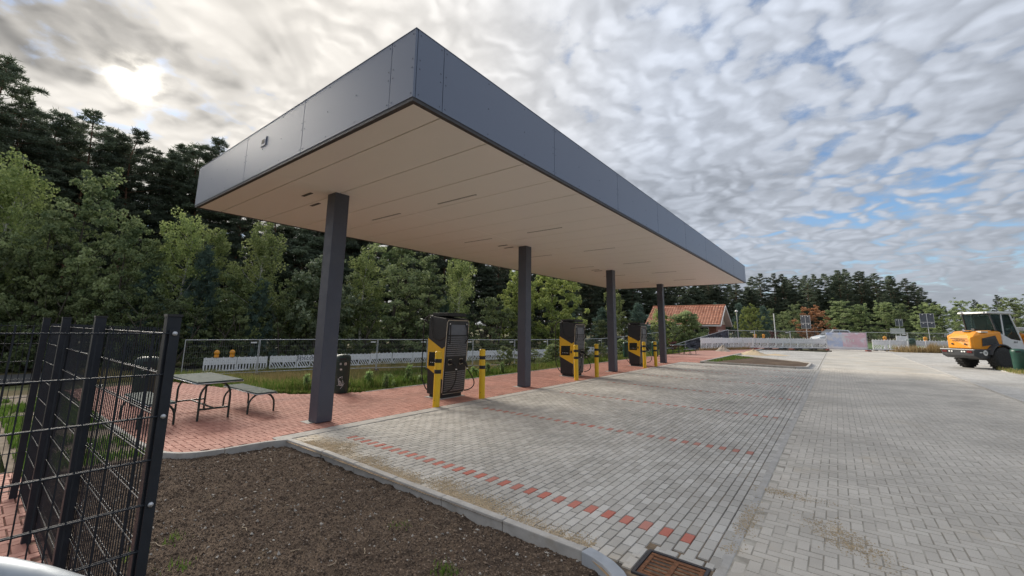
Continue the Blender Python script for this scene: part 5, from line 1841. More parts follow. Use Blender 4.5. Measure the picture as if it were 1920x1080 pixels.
heap('sand_heap', (-5.75, 41.6, 0), .95, .42, M_sand, 3, 'low heap of pale sand on the bays behind the planted island', 'sand heap')
heap('sand_heap', (-4.3, 43.0, 0), .9, .10, M_sand, 5, 'flat spread of pale sand beside the heap behind the island', 'sand heap')
heap('boulder', (-9.0, 46.2, -.03), .52, .62, simple('pale_boulder', (.42, .36, .29), .85, var=.25, vs=6, bump=.6, bs=20), 8, 'pale pointed boulder at the edge of the far red path', 'boulder')

# ------------------------------------------------------------------ house
hs = empty('brick_house', (0, 0, 0), 0, 'small red brick house with an orange tiled gable roof', 'house')
hx0, hx1, hy0, hy1 = -20.9, -11.35, 58.3, 65.0
def m_brickwall():
    t = NT('red_brick_wall')
    sp = t.n('ShaderNodeSeparateXYZ'); t.set(sp.inputs[0], t.pos); cb = t.n('ShaderNodeCombineXYZ')
    t.set(cb.inputs[0], t.math('ADD', sp.outputs[0], sp.outputs[1])); t.set(cb.inputs[1], sp.outputs[2])
    br = t.n('ShaderNodeTexBrick'); t.set(br.inputs['Vector'], cb.outputs[0]); br.inputs['Scale'].default_value = 1
    br.inputs['Brick Width'].default_value = .25; br.inputs['Row Height'].default_value = .077; br.inputs['Mortar Size'].default_value = .006
    br.inputs['Color1'].default_value = (.20, .062, .042, 1); br.inputs['Color2'].default_value = (.29, .10, .065, 1); br.inputs['Mortar'].default_value = (.30, .26, .22, 1)
    t.pbr(br.outputs['Color'], .85, 0, t.bump(br.outputs['Fac'], .4, -.01)); return t.m
mbw = m_brickwall()
eave, ridge = 2.85, 5.40
wl = MB(); wl.box((hx0 + .5, hy0 + .5, -.1), (hx1 - .7, hy1 - .5, eave)); wl.build('wall', mbw, hs)
gb = MB(); ym = (hy0 + hy1) / 2
gb.prism([(hy0 + .5, eave), (hy1 - .5, eave), (ym, ridge - .25)], hx1 - .76, hx1 - .70, 'x'); gb.build('gable', simple('gable_boards', (.55, .48, .40), .7, var=.2, vs=3), hs)
gw = MB(); gw.prism([(hy0 + 1.3, eave + .15), (ym - .2, eave + .15), (ym - .2, ridge - 1.0)], hx1 - .70, hx1 - .66, 'x'); w_ = gw.build('gable_window', simple('window_glass_dark', (.03, .035, .04), .1, spec=.8), hs)
MB().tube([(hx1 - .65, hy0 + 1.25, eave + .12), (hx1 - .65, ym - .16, eave + .12), (hx1 - .65, ym - .16, ridge - .95)], .05, 6, closed=True).build('frame', M_white, w_)
for (xa, xb_, za, zb_) in ((-14.6, -13.0, 1.0, 2.4), (-18.9, -17.5, 1.1, 2.3)):
    w_ = MB().box((xa, hy0 + .46, za), (xb_, hy0 + .49, zb_)).build('window', simple('window_glass_dark', (0, 0, 0)), hs)
    fr = MB()
    fr.box((xa - .06, hy0 + .43, za - .06), (xb_ + .06, hy0 + .47, za)).box((xa - .06, hy0 + .43, zb_), (xb_ + .06, hy0 + .47, zb_ + .06)).box((xa - .06, hy0 + .43, za), (xa, hy0 + .47, zb_)).box((xb_, hy0 + .43, za), (xb_ + .06, hy0 + .47, zb_)); fr.build('frame', M_white, w_)
MB().box((-16.4, hy0 + .45, -.05), (-15.4, hy0 + .49, 2.1)).build('door', simple('brown_door', (.10, .055, .035), .6), hs)
rf = MB()
rf.prism([(hy0 - .25, eave - .13), (ym, ridge - .13), (hy1 + .25, eave - .13), (hy1 + .25, eave - .28), (ym, ridge - .30), (hy0 - .25, eave - .28)], hx0, hx1, 'x'); rfo = rf.build('roof', simple('roof_boards_white', (.50, .47, .43), .7), hs)
# pantiles: rows of curved tiles on the two slopes, joined (each about three pixels in the photograph)
def tiles(y0, z0, y1, z1, seed):
    r = np.random.default_rng(seed); sl = math.hypot(y1 - y0, z1 - z0); rows = int(sl / .40); cols = int((hx1 - hx0) / .34)
    dy, dz = (y1 - y0) / sl, (z1 - z0) / sl; ny_, nz_ = -dz * (1 if dy > 0 else -1), abs(dy)
    V = []; F = []; T = []
    prof = [(0, .0), (.07, .07), (.16, .09), (.25, .04), (.34, -.01)]
    for i in range(rows):
        for j in range(cols):
            x = hx0 + .34 * j; tt = r.random(); b = len(V)
            for s, lift in ((-.04, .07), (.40, .012)):
                q = .40 * i + s
                for px, pz in prof:
                    V.append((x + px, y0 + dy * q + ny_ * (pz + lift), z0 + dz * q + nz_ * (pz + lift))); T.append(tt)
            for k in range(4): F.append((b + k, b + k + 1, b + 5 + k + 1, b + 5 + k))
    return np.array(V), np.array(F), T


def m_tile():
    t = NT('orange_roof_tile'); c = t.mix(t.attr('tone'), (.44, .17, .095), (.64, .31, .20)); c = t.mix(t.math('MULTIPLY', t.ramp(t.noise(1.2, 5, .7), .5, .7), .35), c, (.22, .12, .09)); t.pbr(c, .7); return t.m


mt_ = m_tile()
for a, sd_ in (((hy0 - .28, eave - .12, ym, ridge - .11), 1), ((hy1 + .28, eave - .12, ym, ridge - .11), 2)):
    V, F, T = tiles(*a, sd_); o = link('roof_tiles', np_mesh('roof_tiles', V, F, mt_, T, True), rfo); o['kind'] = 'stuff'
MB().tube([(hx0, ym, ridge - .04), (hx1 + .02, ym, ridge - .04)], .11, 10).build('ridge_tiles', mt_, rfo)
MB().box((hx0, hy0 - .36, eave - .30), (hx1, hy0 - .25, eave - .16)).build('gutter', M_white, hs)
vb = MB()
for s in (0, 1):
    ye = hy0 - .3 if s == 0 else hy1 + .3
    vb.add([(hx1, ye, eave - .30), (hx1 + .05, ye, eave - .30), (hx1 + .05, ye, eave - .10), (hx1, ye, eave - .10), (hx1, ym, ridge - .25), (hx1 + .05, ym, ridge - .25), (hx1 + .05, ym, ridge - .03), (hx1, ym, ridge - .03)],
           ((0, 1, 2, 3), (4, 7, 6, 5), (0, 4, 5, 1), (1, 5, 6, 2), (2, 6, 7, 3), (3, 7, 4, 0)))
vb.build('barge_board', M_white, hs)

# ------------------------------------------------------------------ street lamp, posts, signs
sl_ = empty('street_lamp', (-10.4, 63.5, 0), 0, 'slim pale street lamp with a small round head beside the house', 'street lamp')
MB().tube([(0, 0, 0), (0, 0, 2.2), (0, 0, 4.55)], [.07, .05, .04], 10).build('pole', M_greysteel, sl_)
MB().lathe([(.05, 4.5), (.17, 4.56), (.19, 4.66), (.12, 4.76), (.001, 4.80)], n=16).build('lamp_head', M_white, sl_)
fp = empty('white_post', (-7.0, 72.0, 0), 0, 'plain white post with a slanted top behind the barrier boards', 'post')
MB().tube([(0, 0, 0), (.0, 0, 4.6)], .06, 10).build('pole', M_white, fp)


def sign_back(loc, rz, w, h1, h2, zt, label, two=True):
    """seen from behind: aluminium plates with rails on one pole"""
    root = empty('road_sign', loc, rz, label, 'sign')
    MB().tube([(0, .05, 0), (0, .05, zt)], .038, 10).build('pole', M_greysteel, root)
    dk = simple('sign_back_grey', (.095, .105, .125), .45, .4, var=.2, vs=6)
    for a, b in ((zt - h1, zt),) + (((zt - h1 - .06 - h2, zt - h1 - .06),) if two else ()):
        p = MB().box((-w / 2, 0, a), (w / 2, .012, b)).build('plate', dk, root)
        fr = MB(); t = .03
        fr.box((-w / 2 - t, -.01, a - t), (w / 2 + t, .02, a)).box((-w / 2 - t, -.01, b), (w / 2 + t, .02, b + t)).box((-w / 2 - t, -.01, a), (-w / 2, .02, b)).box((w / 2, -.01, a), (w / 2 + t, .02, b))
        fr.build('rim', M_greysteel, p)
        MB().box((-.03, -.018, a), (.03, -.002, b)).build('clamp_rail', M_greysteel, p)
        for sx in (-.3, .3): MB().box((sx * w - .06, -.012, b - .14), (sx * w + .06, -.002, b - .06)).build('clamp', M_white, p)
    return root


sign_back((-3.05, 66.5, -.05), R_(-22), 1.05, .95, .60, 4.15, 'double sign plate seen from behind, in front of the rust brown tree')
sign_back((9.3, 76.0, -.05), R_(-8), 1.25, 1.05, .62, 4.6, 'large double sign plate seen from behind, above the green bin at the fence')
sign_back((7.3, 84.0, -.05), R_(-8), .75, .95, .5, 4.1, 'narrow sign plate seen from behind, above a pale notice board', False)
nb_ = empty('notice_board', (6.65, 79.5, -.05), R_(-8), 'pale notice board on two thin legs behind the barrier boards', 'notice board')
MB().box((-.75, -.02, 2.0), (.75, .02, 2.75)).build('board', simple('notice_grey', (.42, .44, .45), .5), nb_)
for sx in (-.2, .2): MB().tube([(sx, .04, 0), (sx, .04, 2.2)], .03, 8).build('leg', M_greysteel, nb_)
wb = empty('white_board_panel', (6.2, 70.2, -.05), R_(20), 'tall white panel standing above the barrier boards behind the bin', 'panel')
MB().box((-.6, -.03, .2), (.6, .03, 1.75)).build('panel', M_whiteplast, wb, bev=.01)
MB().box((-.5, -.25, 0), (.5, .25, .2)).build('foot', M_blackmatte, wb)
ne = empty('no_entry_sign', (16.6, 92.0, -.05), R_(-12), 'round red no entry sign with white bar on a grey post', 'sign')
MB().tube([(0, .04, 0), (0, .04, 3.2)], .04, 8).build('pole', M_greysteel, ne)
Mx = Matrix.Translation((0, 0, 3.0)) @ Matrix.Rotation(R_(90), 4, 'X')
MB().lathe([(.001, -.008), (.42, -.008), (.42, .008), (.001, .008)], n=32, M=Mx).build('disc', simple('sign_red', (.50, .035, .030), .4), ne)
MB().box((-.30, -.014, 2.92), (.30, -.009, 3.08)).build('white_bar', M_white, ne)

# ------------------------------------------------------------------ verge strips on the loader side
vr = poly_sheet("grass_verge", [(6.95, 35.2), (7.2, 33.2), (14, 31.5), (14, 36.2), (9.6, 35.4)], .03, m_ground())
kerb_run('verge_kerb', (7.15, 33.15), (14, 31.4), .10, 1.0, M_kerb, -.1, .05)
kerb_run("verge_kerb", (6.95, 35.2), (7.15, 33.2), .10, 1.0, M_kerb, -.1, .05)
poly_sheet('far_access_road', [(-12, 57), (-2, 64.5), (3.5, 66.0), (26, 77), (24, 84), (-14, 80)], -.055, simple('worn_asphalt', (0, 0, 0)))
poly_sheet('weed_bed', [(5.2, 62.4), (13.5, 66.4), (13.0, 68.5), (4.9, 64.2)], .02, M_dirt)
poly_sheet('lawn', [(3, 72), (60, 102), (60, 160), (-2, 120)], -.03, simple('lawn_green', (.085, .135, .030), .9, var=.25, vs=.5, bump=.6, bs=8))
# ------------------------------------------------------------------ wheel loader (heading +x in its own frame, rear axle at the origin)
LD = empty('wheel_loader', (6.62, 36.95, 0), math.atan2(.69, .72), 'yellow and white wheel loader with dark cab glass parked beside the lane', 'wheel loader')
M_loader = simple('loader_yellow_paint', (.82, .30, .012), .36, var=.05, vs=3, spec=.5, coat=.15, dirt=.30, dirtcol=(.38, .24, .12))
M_ldark = simple('loader_dark_grey', (.045, .047, .052), .5, var=.12, vs=5, dirt=.35, dirtcol=(.16, .14, .11))
M_lwhite = simple('loader_white_paint', (.66, .67, .68), .35, var=.05, vs=4, dirt=.15)
def m_cabglass():
    t = NT('cab_glass'); p = t.pbr((.05, .08, .078), .03, 0, None, .5); p.inputs['Transmission Weight'].default_value = .70; p.inputs['IOR'].default_value = 1.1
    return t.m
M_glass = m_cabglass()
# engine hood: lofted sections from rear to cab
def loft(secs, mat, name, parent, bev=.03):
    n = len(secs[0]); v = [p for s in secs for p in s]; f = []
    for i in range(len(secs) - 1):
        for j in range(n): f.append((i * n + j, i * n + (j + 1) % n, (i + 1) * n + (j + 1) % n, (i + 1) * n + j))
    f.append(tuple(reversed(range(n)))); f.append(tuple(range((len(secs) - 1) * n, len(secs) * n)))
    o = MB().add(v, f).build(name, mat, parent, bev=bev, seg=3)
    bm = bmesh.new(); bm.from_mesh(o.data); bmesh.ops.recalc_face_normals(bm, faces=bm.faces); bm.to_mesh(o.data); bm.free()
    return o
def sec(x, w, z0, z1, c=.16, xt=None):
    xt = x if xt is None else xt
    return [(x, -w, z0), (x, w, z0), (x, w, z1 - c), (xt, w - c, z1), (xt, -w + c, z1), (x, -w, z1 - c)]
hood = loft([sec(-1.42, .56, 1.16, 1.98, .22, -1.22), sec(-1.30, .66, 1.13, 2.06, .20, -1.05), sec(-.9, .72, 1.12, 2.12, .16), sec(.0, .74, 1.12, 2.20, .15), sec(.42, .74, 1.12, 2.24, .15)], M_loader, 'engine_hood', LD)
MB().box((-1.06, -.30, 2.10), (-.62, .02, 2.15)).build('air_vent', M_ldark, LD, bev=.01)
MB().box((-.42, -.12, 2.14), (-.2, .05, 2.30)).build('exhaust', M_ldark, LD, bev=.02)
MB().box((-.86, -.74, 2.07), (-.42, -.5, 2.155)).build('service_plate', simple('pale_decal', (.62, .58, .50), .5), hood)
gp = MB().prism([(-.92, 1.30), (.18, 1.44), (.02, 1.92), (-.86, 1.74)], -.752, -.738, 'y').build('side_grille', M_ldark, LD)
for k in range(6): MB().box((-.82, -.760, 1.40 + .055 * k), (.02, -.752, 1.415 + .055 * k)).build('grille_bar', M_blackmatte, gp)
for sy in (-.30, .34):
    MB().lathe([(.001, 0), (.055, .004), (.055, .02)], n=14, M=Matrix.Translation((-1.425, sy, 1.40)) @ Matrix.Rotation(R_(-90), 4, 'Y')).build('hood_latch', M_blackmatte, LD)
MB().box((-1.415, -.42, 1.70), (-1.395, .42, 1.725)).build('hood_line', M_blackmatte, LD)
text_mesh('rear_lettering', 'LIEBHERR', .155, M_blackmatte, LD, Matrix.Translation((-1.428, 0, 1.60)) @ Matrix.Rotation(R_(-90), 4, 'Z') @ Matrix.Rotation(R_(90), 4, 'X'), .003)
# counterweight and fenders
loft([[(-1.62, -.80, .74), (-1.62, .80, .74), (-1.66, .84, 1.10), (-1.66, -.84, 1.10)], [(-1.25, -.86, .60), (-1.25, .86, .60), (-1.25, .88, 1.13), (-1.25, -.88, 1.13)], [(-.62, -.80, .62), (-.62, .80, .62), (-.62, .86, 1.14), (-.62, -.86, 1.14)], [(-.4, -.5, .70), (-.4, .5, .70), (-.4, .8, 1.14), (-.4, -.8, 1.14)]], M_ldark, 'counterweight', LD, .03)
MB().box((-1.68, -.84, 1.08), (-1.60, .84, 1.125)).build('bumper_edge', M_greysteel, LD)
for sy in (-1, 1):
    lx = MB().box((-1.675, sy * .62 - .12, .92), (-1.64, sy * .62 + .12, 1.04)).build('tail_light', simple('tail_light_red', (.13, .015, .015), .3), LD)
    for k in range(2): MB().lathe([(.001, 0), (.045, .004), (.045, .03)], n=12, M=Matrix.Translation((-1.64, sy * (.25 + .13 * k), .98)) @ Matrix.Rotation(R_(-90), 4, 'Y')).build('reflector', M_white, LD)
st = MB().lathe([(.001, 0), (.15, .002), (.15, .006)], n=24, M=Matrix.Translation((-.98, -.875, .93)) @ Matrix.Rotation(R_(90), 4, 'X')).build('speed_disc', M_white, LD)
text_mesh('speed_number', '20', .19, M_blackmatte, LD, Matrix.Translation((-.98, -.884, .93)) @ Matrix.Rotation(R_(90), 4, 'X'), .002)
MB().box((-1.35, -.882, .93), (-1.18, -.872, .97)).build('marker_plate', M_white, LD)
for sy in (-1, 1):
    p = []; q = []
    for k in range(13):
        a = R_(15 + 150 * k / 12); p.append((math.cos(a) * .74, .64 + math.sin(a) * .74)); q.append((math.cos(a) * .80, .64 + math.sin(a) * .80))
    y0, y1 = (sy * .58, sy * 1.02) if sy > 0 else (sy * 1.02, sy * .58)
    MB().prism(p[::-1] + q, y0, y1, 'y').build('fender', M_ldark, LD)


def wheel(x, y, sgn):
    w = empty('wheel', (x, y, .64)); w.parent = LD
    Mr = Matrix.Rotation(R_(90), 4, 'X')
    MB().lathe([(.33, -.21), (.56, -.22), (.615, -.17), (.625, 0), (.615, .17), (.56, .22), (.33, .21)], n=36, M=Mr).build('tyre', M_rubber, w)
    MB().lathe([(.335, -.16), (.335, .16)], n=28, M=Mr).build('rim', M_ldark, w)
    MB().lathe([(.001, -.10 * sgn - .03), (.30, -.10 * sgn - .03), (.30, -.10 * sgn + .03), (.001, -.10 * sgn + .03)], n=28, M=Mr).build('rim_disc', M_ldark, w)
    MB().lathe([(.001, -.17), (.13, -.17), (.13, .17), (.001, .17)], n=18, M=Mr).build('hub', M_ldark, w)
    lug = MB()
    for k in range(22):
        a = 2 * math.pi * k / 22
        for s in (-1, 1):
            Mk = Matrix.Rotation(a + s * .07, 4, 'Y') @ Matrix.Translation((0, 0, .625)) @ Matrix.Rotation(s * .45, 4, 'Z')
            lug.box((-.035, 0 if s > 0 else -.21, -.02), (.035, .21 if s > 0 else 0, .022), Mk)
    o = lug.build('tread', M_rubber, w); o['kind'] = 'stuff'


for x in (0, 2.65):
    for s in (-1, 1): wheel(x, s * .80, s)
MB().box((-.4, -.45, .5), (1.0, .45, 1.13)).build('rear_frame', M_ldark, LD)
MB().box((1.0, -.30, .55), (3.2, .30, 1.05)).build('front_frame', M_ldark, LD)
# cab
cb = [(-.02, 1.30), (-.10, 2.24), (.02, 3.14), (1.62, 3.14), (1.95, 1.95), (1.62, 1.30)]
MB().prism([(.42, 1.14), (.42, 2.02), (1.0, 1.72), (1.72, 1.62), (1.80, 1.14)], -.78, .78, 'y').build('cab_base', M_lwhite, LD, bev=.02)
dec = MB()
for k in range(3): dec.add([(1.1 + .09 * k, -.783, 1.50), (1.15 + .09 * k, -.783, 1.50), (1.19 + .09 * k, -.783, 1.60), (1.14 + .09 * k, -.783, 1.60)], [(0, 1, 2, 3)])
dec.build('cab_decal', M_blackmatte, LD)
rails = [((.16, 2.20), (-.04, 3.16)), ((.62, 1.95), (.72, 3.16)), ((1.74, 1.62), (1.30, 3.16))]
for sy in (-1, 1):
    for k, (a, b) in enumerate(rails):
        MB().tube([(a[0], sy * .72, a[1]), (b[0], sy * .66, b[1])], .038, 8).build('cab_pillar', M_lwhite if k else M_ldark, LD)
    gl_ = MB().add([(.18, sy * .70, 2.22), (.60, sy * .70, 2.02), (.70, sy * .65, 3.14), (-.02, sy * .65, 3.14)], [(0, 1, 2, 3) if sy < 0 else (3, 2, 1, 0)]).build('side_glass', M_glass, LD)
    gl_ = MB().add([(.66, sy * .70, 1.95), (1.0, sy * .71, 1.75), (1.70, sy * .71, 1.66), (1.27, sy * .65, 3.14), (.75, sy * .65, 3.14)], [(0, 1, 2, 3, 4) if sy < 0 else (4, 3, 2, 1, 0)]).build('door_glass', M_glass, LD)
MB().add([(.16, -.70, 2.24), (.16, .70, 2.24), (-.04, .66, 3.14), (-.04, -.66, 3.14)], [(3, 2, 1, 0)]).build('rear_glass', M_glass, LD)
MB().add([(1.74, -.70, 1.64), (1.74, .70, 1.64), (1.30, .66, 3.14), (1.30, -.66, 3.14)], [(0, 1, 2, 3)]).build('windscreen', M_glass, LD)
MB().prism([(-.28, 3.17), (-.24, 3.28), (1.30, 3.30), (1.62, 3.24), (1.66, 3.17)], -.74, .74, 'y').build('roof', M_lwhite, LD, bev=.03)
MB().box((-.02, -.62, 2.15), (1.2, .62, 2.22)).build('cab_floor', M_blackmatte, LD)
MB().prism([(.25, 2.22), (.75, 2.22), (.78, 2.35), (.42, 2.40), (.30, 3.0), (.16, 2.98)], -.28, .28, 'y').build('seat', M_blackmatte, LD, bev=.04)
MB().tube([(1.25, 0, 2.2), (1.15, 0, 2.5), (1.02, 0, 2.62)], .04, 8).build('steering_column', M_blackmatte, LD)
for sy in (-1, 1):
    MB().box((-.34, sy * .55 - .07, 3.18), (-.24, sy * .55 + .07, 3.27)).build('work_light', M_lwhite, LD)
    mi = MB(); mi.tube([(1.5, sy * .74, 3.22), (1.85, sy * .98, 3.20), (1.95, sy * 1.0, 3.0)], .016, 6); mo = mi.build('mirror_arm', M_ldark, LD)
    MB().box((1.90, sy * 1.0 - .12, 2.62), (1.95, sy * 1.0 + .10, 3.02)).build('mirror', M_ldark, mo, bev=.02)
# lift arms, tower and bucket at the front
for sy in (-1, 1):
    MB().prism([(2.0, 1.05), (2.35, 1.05), (2.55, 2.0), (2.3, 2.12), (2.05, 1.9)], sy * .34 - .05, sy * .34 + .05, 'y').build('tower_plate', M_loader, LD, bev=.02)
    MB().prism([(2.2, 1.72), (2.45, 1.98), (3.3, 1.70), (4.2, .72), (4.1, .45), (3.85, .55), (3.1, 1.40)], sy * .46 - .04, sy * .46 + .04, 'y').build('lift_arm', M_loader, LD, bev=.02)
    MB().tube([(2.2, sy * .40, 1.2), (3.2, sy * .40, 1.42)], .06, 10).build('lift_cylinder', M_greysteel, LD)
    MB().box((2.3, sy * .62 - .1, 2.12), (2.55, sy * .62 + .1, 2.3)).build('head_light', M_lwhite, LD, bev=.02)
MB().prism([(4.0, .08), (5.0, .05), (5.05, .08), (4.3, .3), (4.15, .75), (4.5, 1.05), (4.3, 1.06), (3.95, .75), (3.9, .3)], -1.05, 1.05, 'y').build('bucket', M_ldark, LD, bev=.01)
MB().box((2.05, -.7, 2.20), (2.45, .1, 2.42)).build('toolbox', M_lwhite, LD, bev=.03)


# ------------------------------------------------------------------ white car behind the lane end fence
def car(loc, rz, label, L=4.4):
    c = empty('parked_car', loc, rz, label, 'car')
    M_cp = simple('car_white_paint', (.62, .65, .68), .25, var=.03, coat=.5)
    gl = simple('car_glass', (.02, .024, .03), .06, spec=.8)
    low = [(-2.2, .30), (-2.18, .72), (-2.05, .90), (-1.2, .98), (1.15, .98), (2.0, .84), (2.2, .62), (2.2, .32), (1.8, .22), (-1.9, .22)]
    MB().prism(low, -.86, .86, 'y').build('body', M_cp, c, bev=.07, seg=3)
    MB().prism([(-2.0, .96), (-1.55, 1.42), (.25, 1.46), (1.15, .97)], -.70, .70, 'y').build('cabin', M_cp, c, bev=.08, seg=3)
    for sy in (-1, 1):
        MB().prism([(-1.65, 1.02), (-1.38, 1.36), (-.45, 1.39), (-.45, 1.02)], sy * .712 - .004, sy * .712 + .004, 'y').build('window', gl, c)
        MB().prism([(-.38, 1.02), (-.38, 1.39), (.18, 1.38), (.85, 1.02)], sy * .712 - .004, sy * .712 + .004, 'y').build('window', gl, c)
        for x in (-1.35, 1.35):
            w = empty('wheel', (x, sy * .78, .32)); w.parent = c
            Mr = Matrix.Rotation(R_(90), 4, 'X')
            MB().lathe([(.2, -.1), (.31, -.1), (.325, 0), (.31, .1), (.2, .1)], n=24, M=Mr).build('tyre', M_rubber, w)
            MB().lathe([(.001, -.095), (.2, -.095), (.2, .095), (.001, .095)], n=18, M=Mr).build('rim', M_greysteel, w)
        MB().box((2.12, sy * .62 - .16, .62), (2.19, sy * .62 + .16, .76)).build('headlight', simple('headlight_clear', (.7, .72, .74), .15), c)
        MB().box((-2.2, sy * .66 - .12, .72), (-2.12, sy * .66 + .12, .88)).build('tail_light', simple('tail_light_red', (0, 0, 0)), c)
    MB().add([(1.13, -.60, 1.0), (1.13, .60, 1.0), (.30, .58, 1.44), (.30, -.58, 1.44)], [(0, 1, 2, 3)]).build('windscreen', gl, c).location = (.02, 0, .015)
    MB().add([(-1.97, -.60, 1.0), (-1.97, .60, 1.0), (-1.58, .58, 1.40), (-1.58, -.58, 1.40)], [(3, 2, 1, 0)]).build('rear_window', gl, c).location = (-.03, 0, .01)
    return c


cc = car((-.55, 75.3, -.07), math.atan2(.61, .79) + R_(180), 'white car parked behind the barrier boards beside the banner')
cc.scale = (1.2, 1.1, 1.7)
# ------------------------------------------------------------------ grass, weeds, twigs
def m_grass(name, a, b):
    t = NT(name); c = t.mix(t.attr('tone'), a, b)
    d = t.n('ShaderNodeBsdfDiffuse'); t.set(d.inputs['Color'], c); tr = t.n('ShaderNodeBsdfTranslucent'); t.set(tr.inputs['Color'], t.scale(c, 1.3))
    mx = t.n('ShaderNodeMixShader'); mx.inputs[0].default_value = .4
    t.t.links.new(d.outputs[0], mx.inputs[1]); t.t.links.new(tr.outputs[0], mx.inputs[2]); t.t.links.new(mx.outputs[0], t.out.inputs[0])
    return t.m


M_grass = m_grass('meadow_grass', (.085, .16, .030), (.46, .35, .16))
M_grassg = m_grass('green_grass', (.075, .15, .025), (.20, .27, .065))
M_dry = m_grass('dry_weeds', (.22, .15, .065), (.42, .32, .17))


def blades(name, x, y, z, h, tone, mat, rng, wd=.012, lean=.35):
    n = len(x)
    a = rng.uniform(0, 6.28, n); l = np.abs(rng.normal(0, lean, n)) * h
    p = np.stack([x, y, z], -1); b = np.stack([np.cos(a + 1.57), np.sin(a + 1.57), np.zeros(n)], -1) * (wd * rng.uniform(.6, 1.4, n))[:, None]
    mid = p + np.stack([np.cos(a) * l * .35, np.sin(a) * l * .35, h * .6], -1); tip = p + np.stack([np.cos(a) * l, np.sin(a) * l, h], -1)
    V = np.stack([p - b, p + b, mid + b * .7, mid - b * .7, tip], 1).reshape(-1, 3)
    i = np.arange(n)[:, None] * 5
    o = link(name, np_mesh(name, V, [i + np.array([0, 1, 2, 3]), i + np.array([3, 2, 4])], mat, np.repeat(np.clip(tone, 0, 1), 5)))
    return tag(o, kind='stuff')


r = np.random.default_rng(91)
N = 150000
# meadow between path and road: density falls with distance
y = 4.4 + 42 * r.random(N) ** 1.5; dx = 19 * r.random(N) ** 1.6
edge = np.where(y > 8, -11.30, np.where(y > 5.7, -11.30 - (8 - y) * .75, -13.0 - (5.7 - y) * 4.2))
x = edge - dx - r.random(N) * .1
pl = vnoise(x + 50, y, 1.3, 31); pl2 = vnoise(x + 50, y, 3.5, 32)
h = (.10 + .26 * pl ** 1.5 + .10 * pl2) * r.uniform(.5, 1.4, N) * np.where(dx < .35, .55, 1)
tone = .10 + .75 * np.clip((dx - 1.5) / 7, 0, 1) * pl2 * 1.3 + .35 * (pl2 - .4) + r.normal(0, .17, N)
k = vnoise(x + 50, y, 2.0, 33) + .25 * r.random(N) > .22
tag(blades('meadow_grass', x[k], y[k], ground_z(x[k], y[k]) - .01, h[k], tone[k], M_grass, r, .011), 'rough meadow grass, green by the path and straw coloured towards the road', 'grass')
# grass strip left of the enclosure
N = 9000; x = r.uniform(-17, -8.35, N); y = r.uniform(.7, 1.95, N); k = vnoise(x + 60, y, .6, 41) > .42
blades('strip_grass', x[k], y[k], np.full(k.sum(), -.05), r.uniform(.05, .16, k.sum()), r.normal(.25, .2, k.sum()), M_grassg, r, .008)
tag(bpy.data.objects['strip_grass'], 'short green grass on the strip beside the enclosure', 'grass')
# island grass
N = 9000; x = r.uniform(-6.6, -1.6, N); y = r.uniform(28.3, 38, N)
k = inside([(-6.6, 28.4), (-6.1, 28.4), (-5.8, 31), (-4.9, 35.4), (-6.6, 37.9)], x, y)
tag(blades('island_grass', x[k], y[k], np.full(k.sum(), .055), r.uniform(.03, .10, k.sum()), r.normal(.25, .2, k.sum()), M_grassg, r, .012), 'short green grass on the planted island', 'grass')
# dry weeds before the far boards, verge by the loader
N = 9000; t = r.random(N); x = 5.2 + 8.2 * t + r.normal(0, .4, N); y = 63.0 + 4.2 * t + r.normal(0, .5, N)
tag(blades('dry_weeds', x, y, np.zeros(N), r.uniform(.15, .95, N) * (.5 + vnoise(x, y, .8, 3)), r.normal(.45, .25, N), M_dry, r, .015, .25), 'tall dry weeds in front of the barrier boards', 'weeds')
N = 5000; x = r.uniform(6.9, 13, N); y = 36.2 - r.random(N) * 3.6 - (x - 7) * .22; k = y < 36.0 - .15 * (x - 7)
tag(blades('verge_grass', x[k], y[k], np.full(k.sum(), .03), r.uniform(.05, .35, k.sum()) ** 1.3, r.normal(.5, .25, k.sum()), M_grass, r, .012), 'patchy grass on the verge beside the wheel loader', 'grass')
N = 3000; x = r.uniform(-11.2, -8, N); y = 47 + (x + 11.2) * 2.6 + r.normal(0, 1.0, N)
tag(blades('path_end_weeds', x, y, np.full(N, -.05), r.uniform(.05, .42, N), r.normal(.5, .25, N), M_dry, r, .012), 'dry weeds round the boulder at the end of the path', 'weeds')
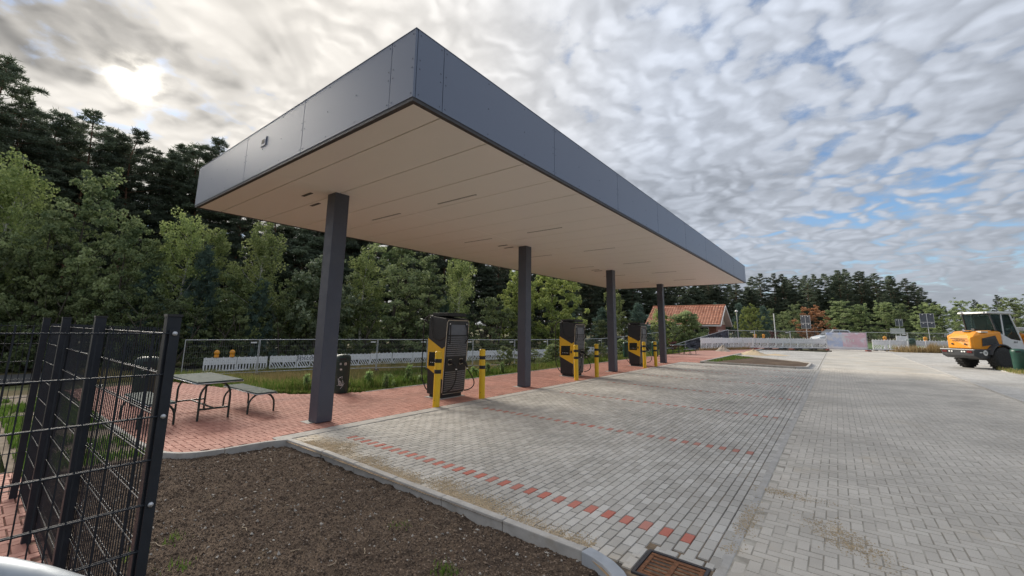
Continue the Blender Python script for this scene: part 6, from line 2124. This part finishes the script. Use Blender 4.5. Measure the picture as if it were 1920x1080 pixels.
# tufts in the soil bed
tf = np.random.default_rng(14)
for i, (cx_, cy_, n, hh) in enumerate(((-3.0, 3.02, 0, .06), (-2.72, 2.72, 110, .055), (-2.42, 2.44, 130, .06), (-5.0, 1.45, 60, .045), (-4.45, 1.35, 60, .045), (-4.9, 1.15, 70, .05), (-3.7, 3.0, 40, .035))):
    if not n: continue
    x = cx_ + tf.normal(0, .065, n); y = cy_ + tf.normal(0, .05, n)
    o = blades('grass_tuft', x, y, soil_z(x, y), tf.uniform(.3, 1.2, n) * hh, tf.normal(.3, .2, n), M_grassg, tf, .0035, .6)
    del o['kind']; tag(o, 'small green grass tuft sprouting from the dark soil bed', 'grass', 'grass tufts in the soil bed')
M_twig = simple('pale_twig', (.34, .27, .19), .8)
for i in range(16):
    x, y = tf.uniform(-7, -1.8), tf.uniform(.9, 3.4); a = tf.uniform(0, 6.28); L = tf.uniform(.08, .22)
    p = []
    for k in range(5):
        q = (k / 4 - .5) * L; xx = x + math.cos(a) * q + tf.normal(0, .008); yy = y + math.sin(a) * q + tf.normal(0, .008)
        p.append((xx, yy, float(soil_z(np.array(xx), np.array(yy))) + .016))
    o = MB().tube(p, .0035, 5).build('twig', M_twig); tag(o, 'thin pale twig lying on the dark soil bed', 'twig', 'twigs on the soil bed')
# leafy weeds along the back edge of the path
W_t = [broadleaf(600 + i, .62, .42, .03, 66, 10, .085, cone, m_leaf('weed_leaves_%d' % i, (.085, .15, .035), (.19, .27, .08), .45), M_barkgrey, .3, .55, .2, stems=4) for i in range(2)]
wr = np.random.default_rng(15)
for i in range(22):
    y = 5.9 + 10.5 * wr.random() ** 1.3; x = (-11.55 if y > 8 else -11.55 - (8 - y) * .8) - wr.random() * .8
    o = empty('weed_plant', (x, y, float(ground_z(x, y))), wr.uniform(0, 6.28), 'leafy green weed at the edge of the meadow beside the red path', 'weed', 'leafy weeds along the path')
    s = wr.uniform(.35, .70); o.scale = (s, s, s * wr.uniform(.7, 1.5)); tm, cm = W_t[i % 2]; link('stem', tm, o); link('leaves', cm, o)
# low bushes beyond the middle charger
for i, (x, y, h, w, k, lb) in enumerate(((-13.4, 17.2, 1.3, 2.0, 'shrub', 'low dark green bush on the meadow edge behind the second column'), (-13.6, 19.6, 1.1, 2.2, 'shrub', 'low dark bush in the hedge behind the middle charger'), (-13.3, 21.6, 1.2, 1.8, 'bush', 'low loose green bush behind the third column'),
                                     (-13.2, 24.2, 1.4, 2.0, 'bush', 'low green bush between the third column and the green bins'), (-13.0, 27.4, 1.2, 1.8, 'shrub', 'low dark bush beside the green bin on the path edge'), (-12.7, 30.3, 1.3, 1.9, 'bush', 'low green bush between the two green bins'), (-12.9, 43.5, 1.0, 1.6, 'redshrub', 'low reddish shrub beyond the far picnic table'))):
    o = plant_tree(k, x, y, float(ground_z(x, y)), h, w, wr); tag(o, lb, 'shrub'); 
    if 'group' in o: del o['group']
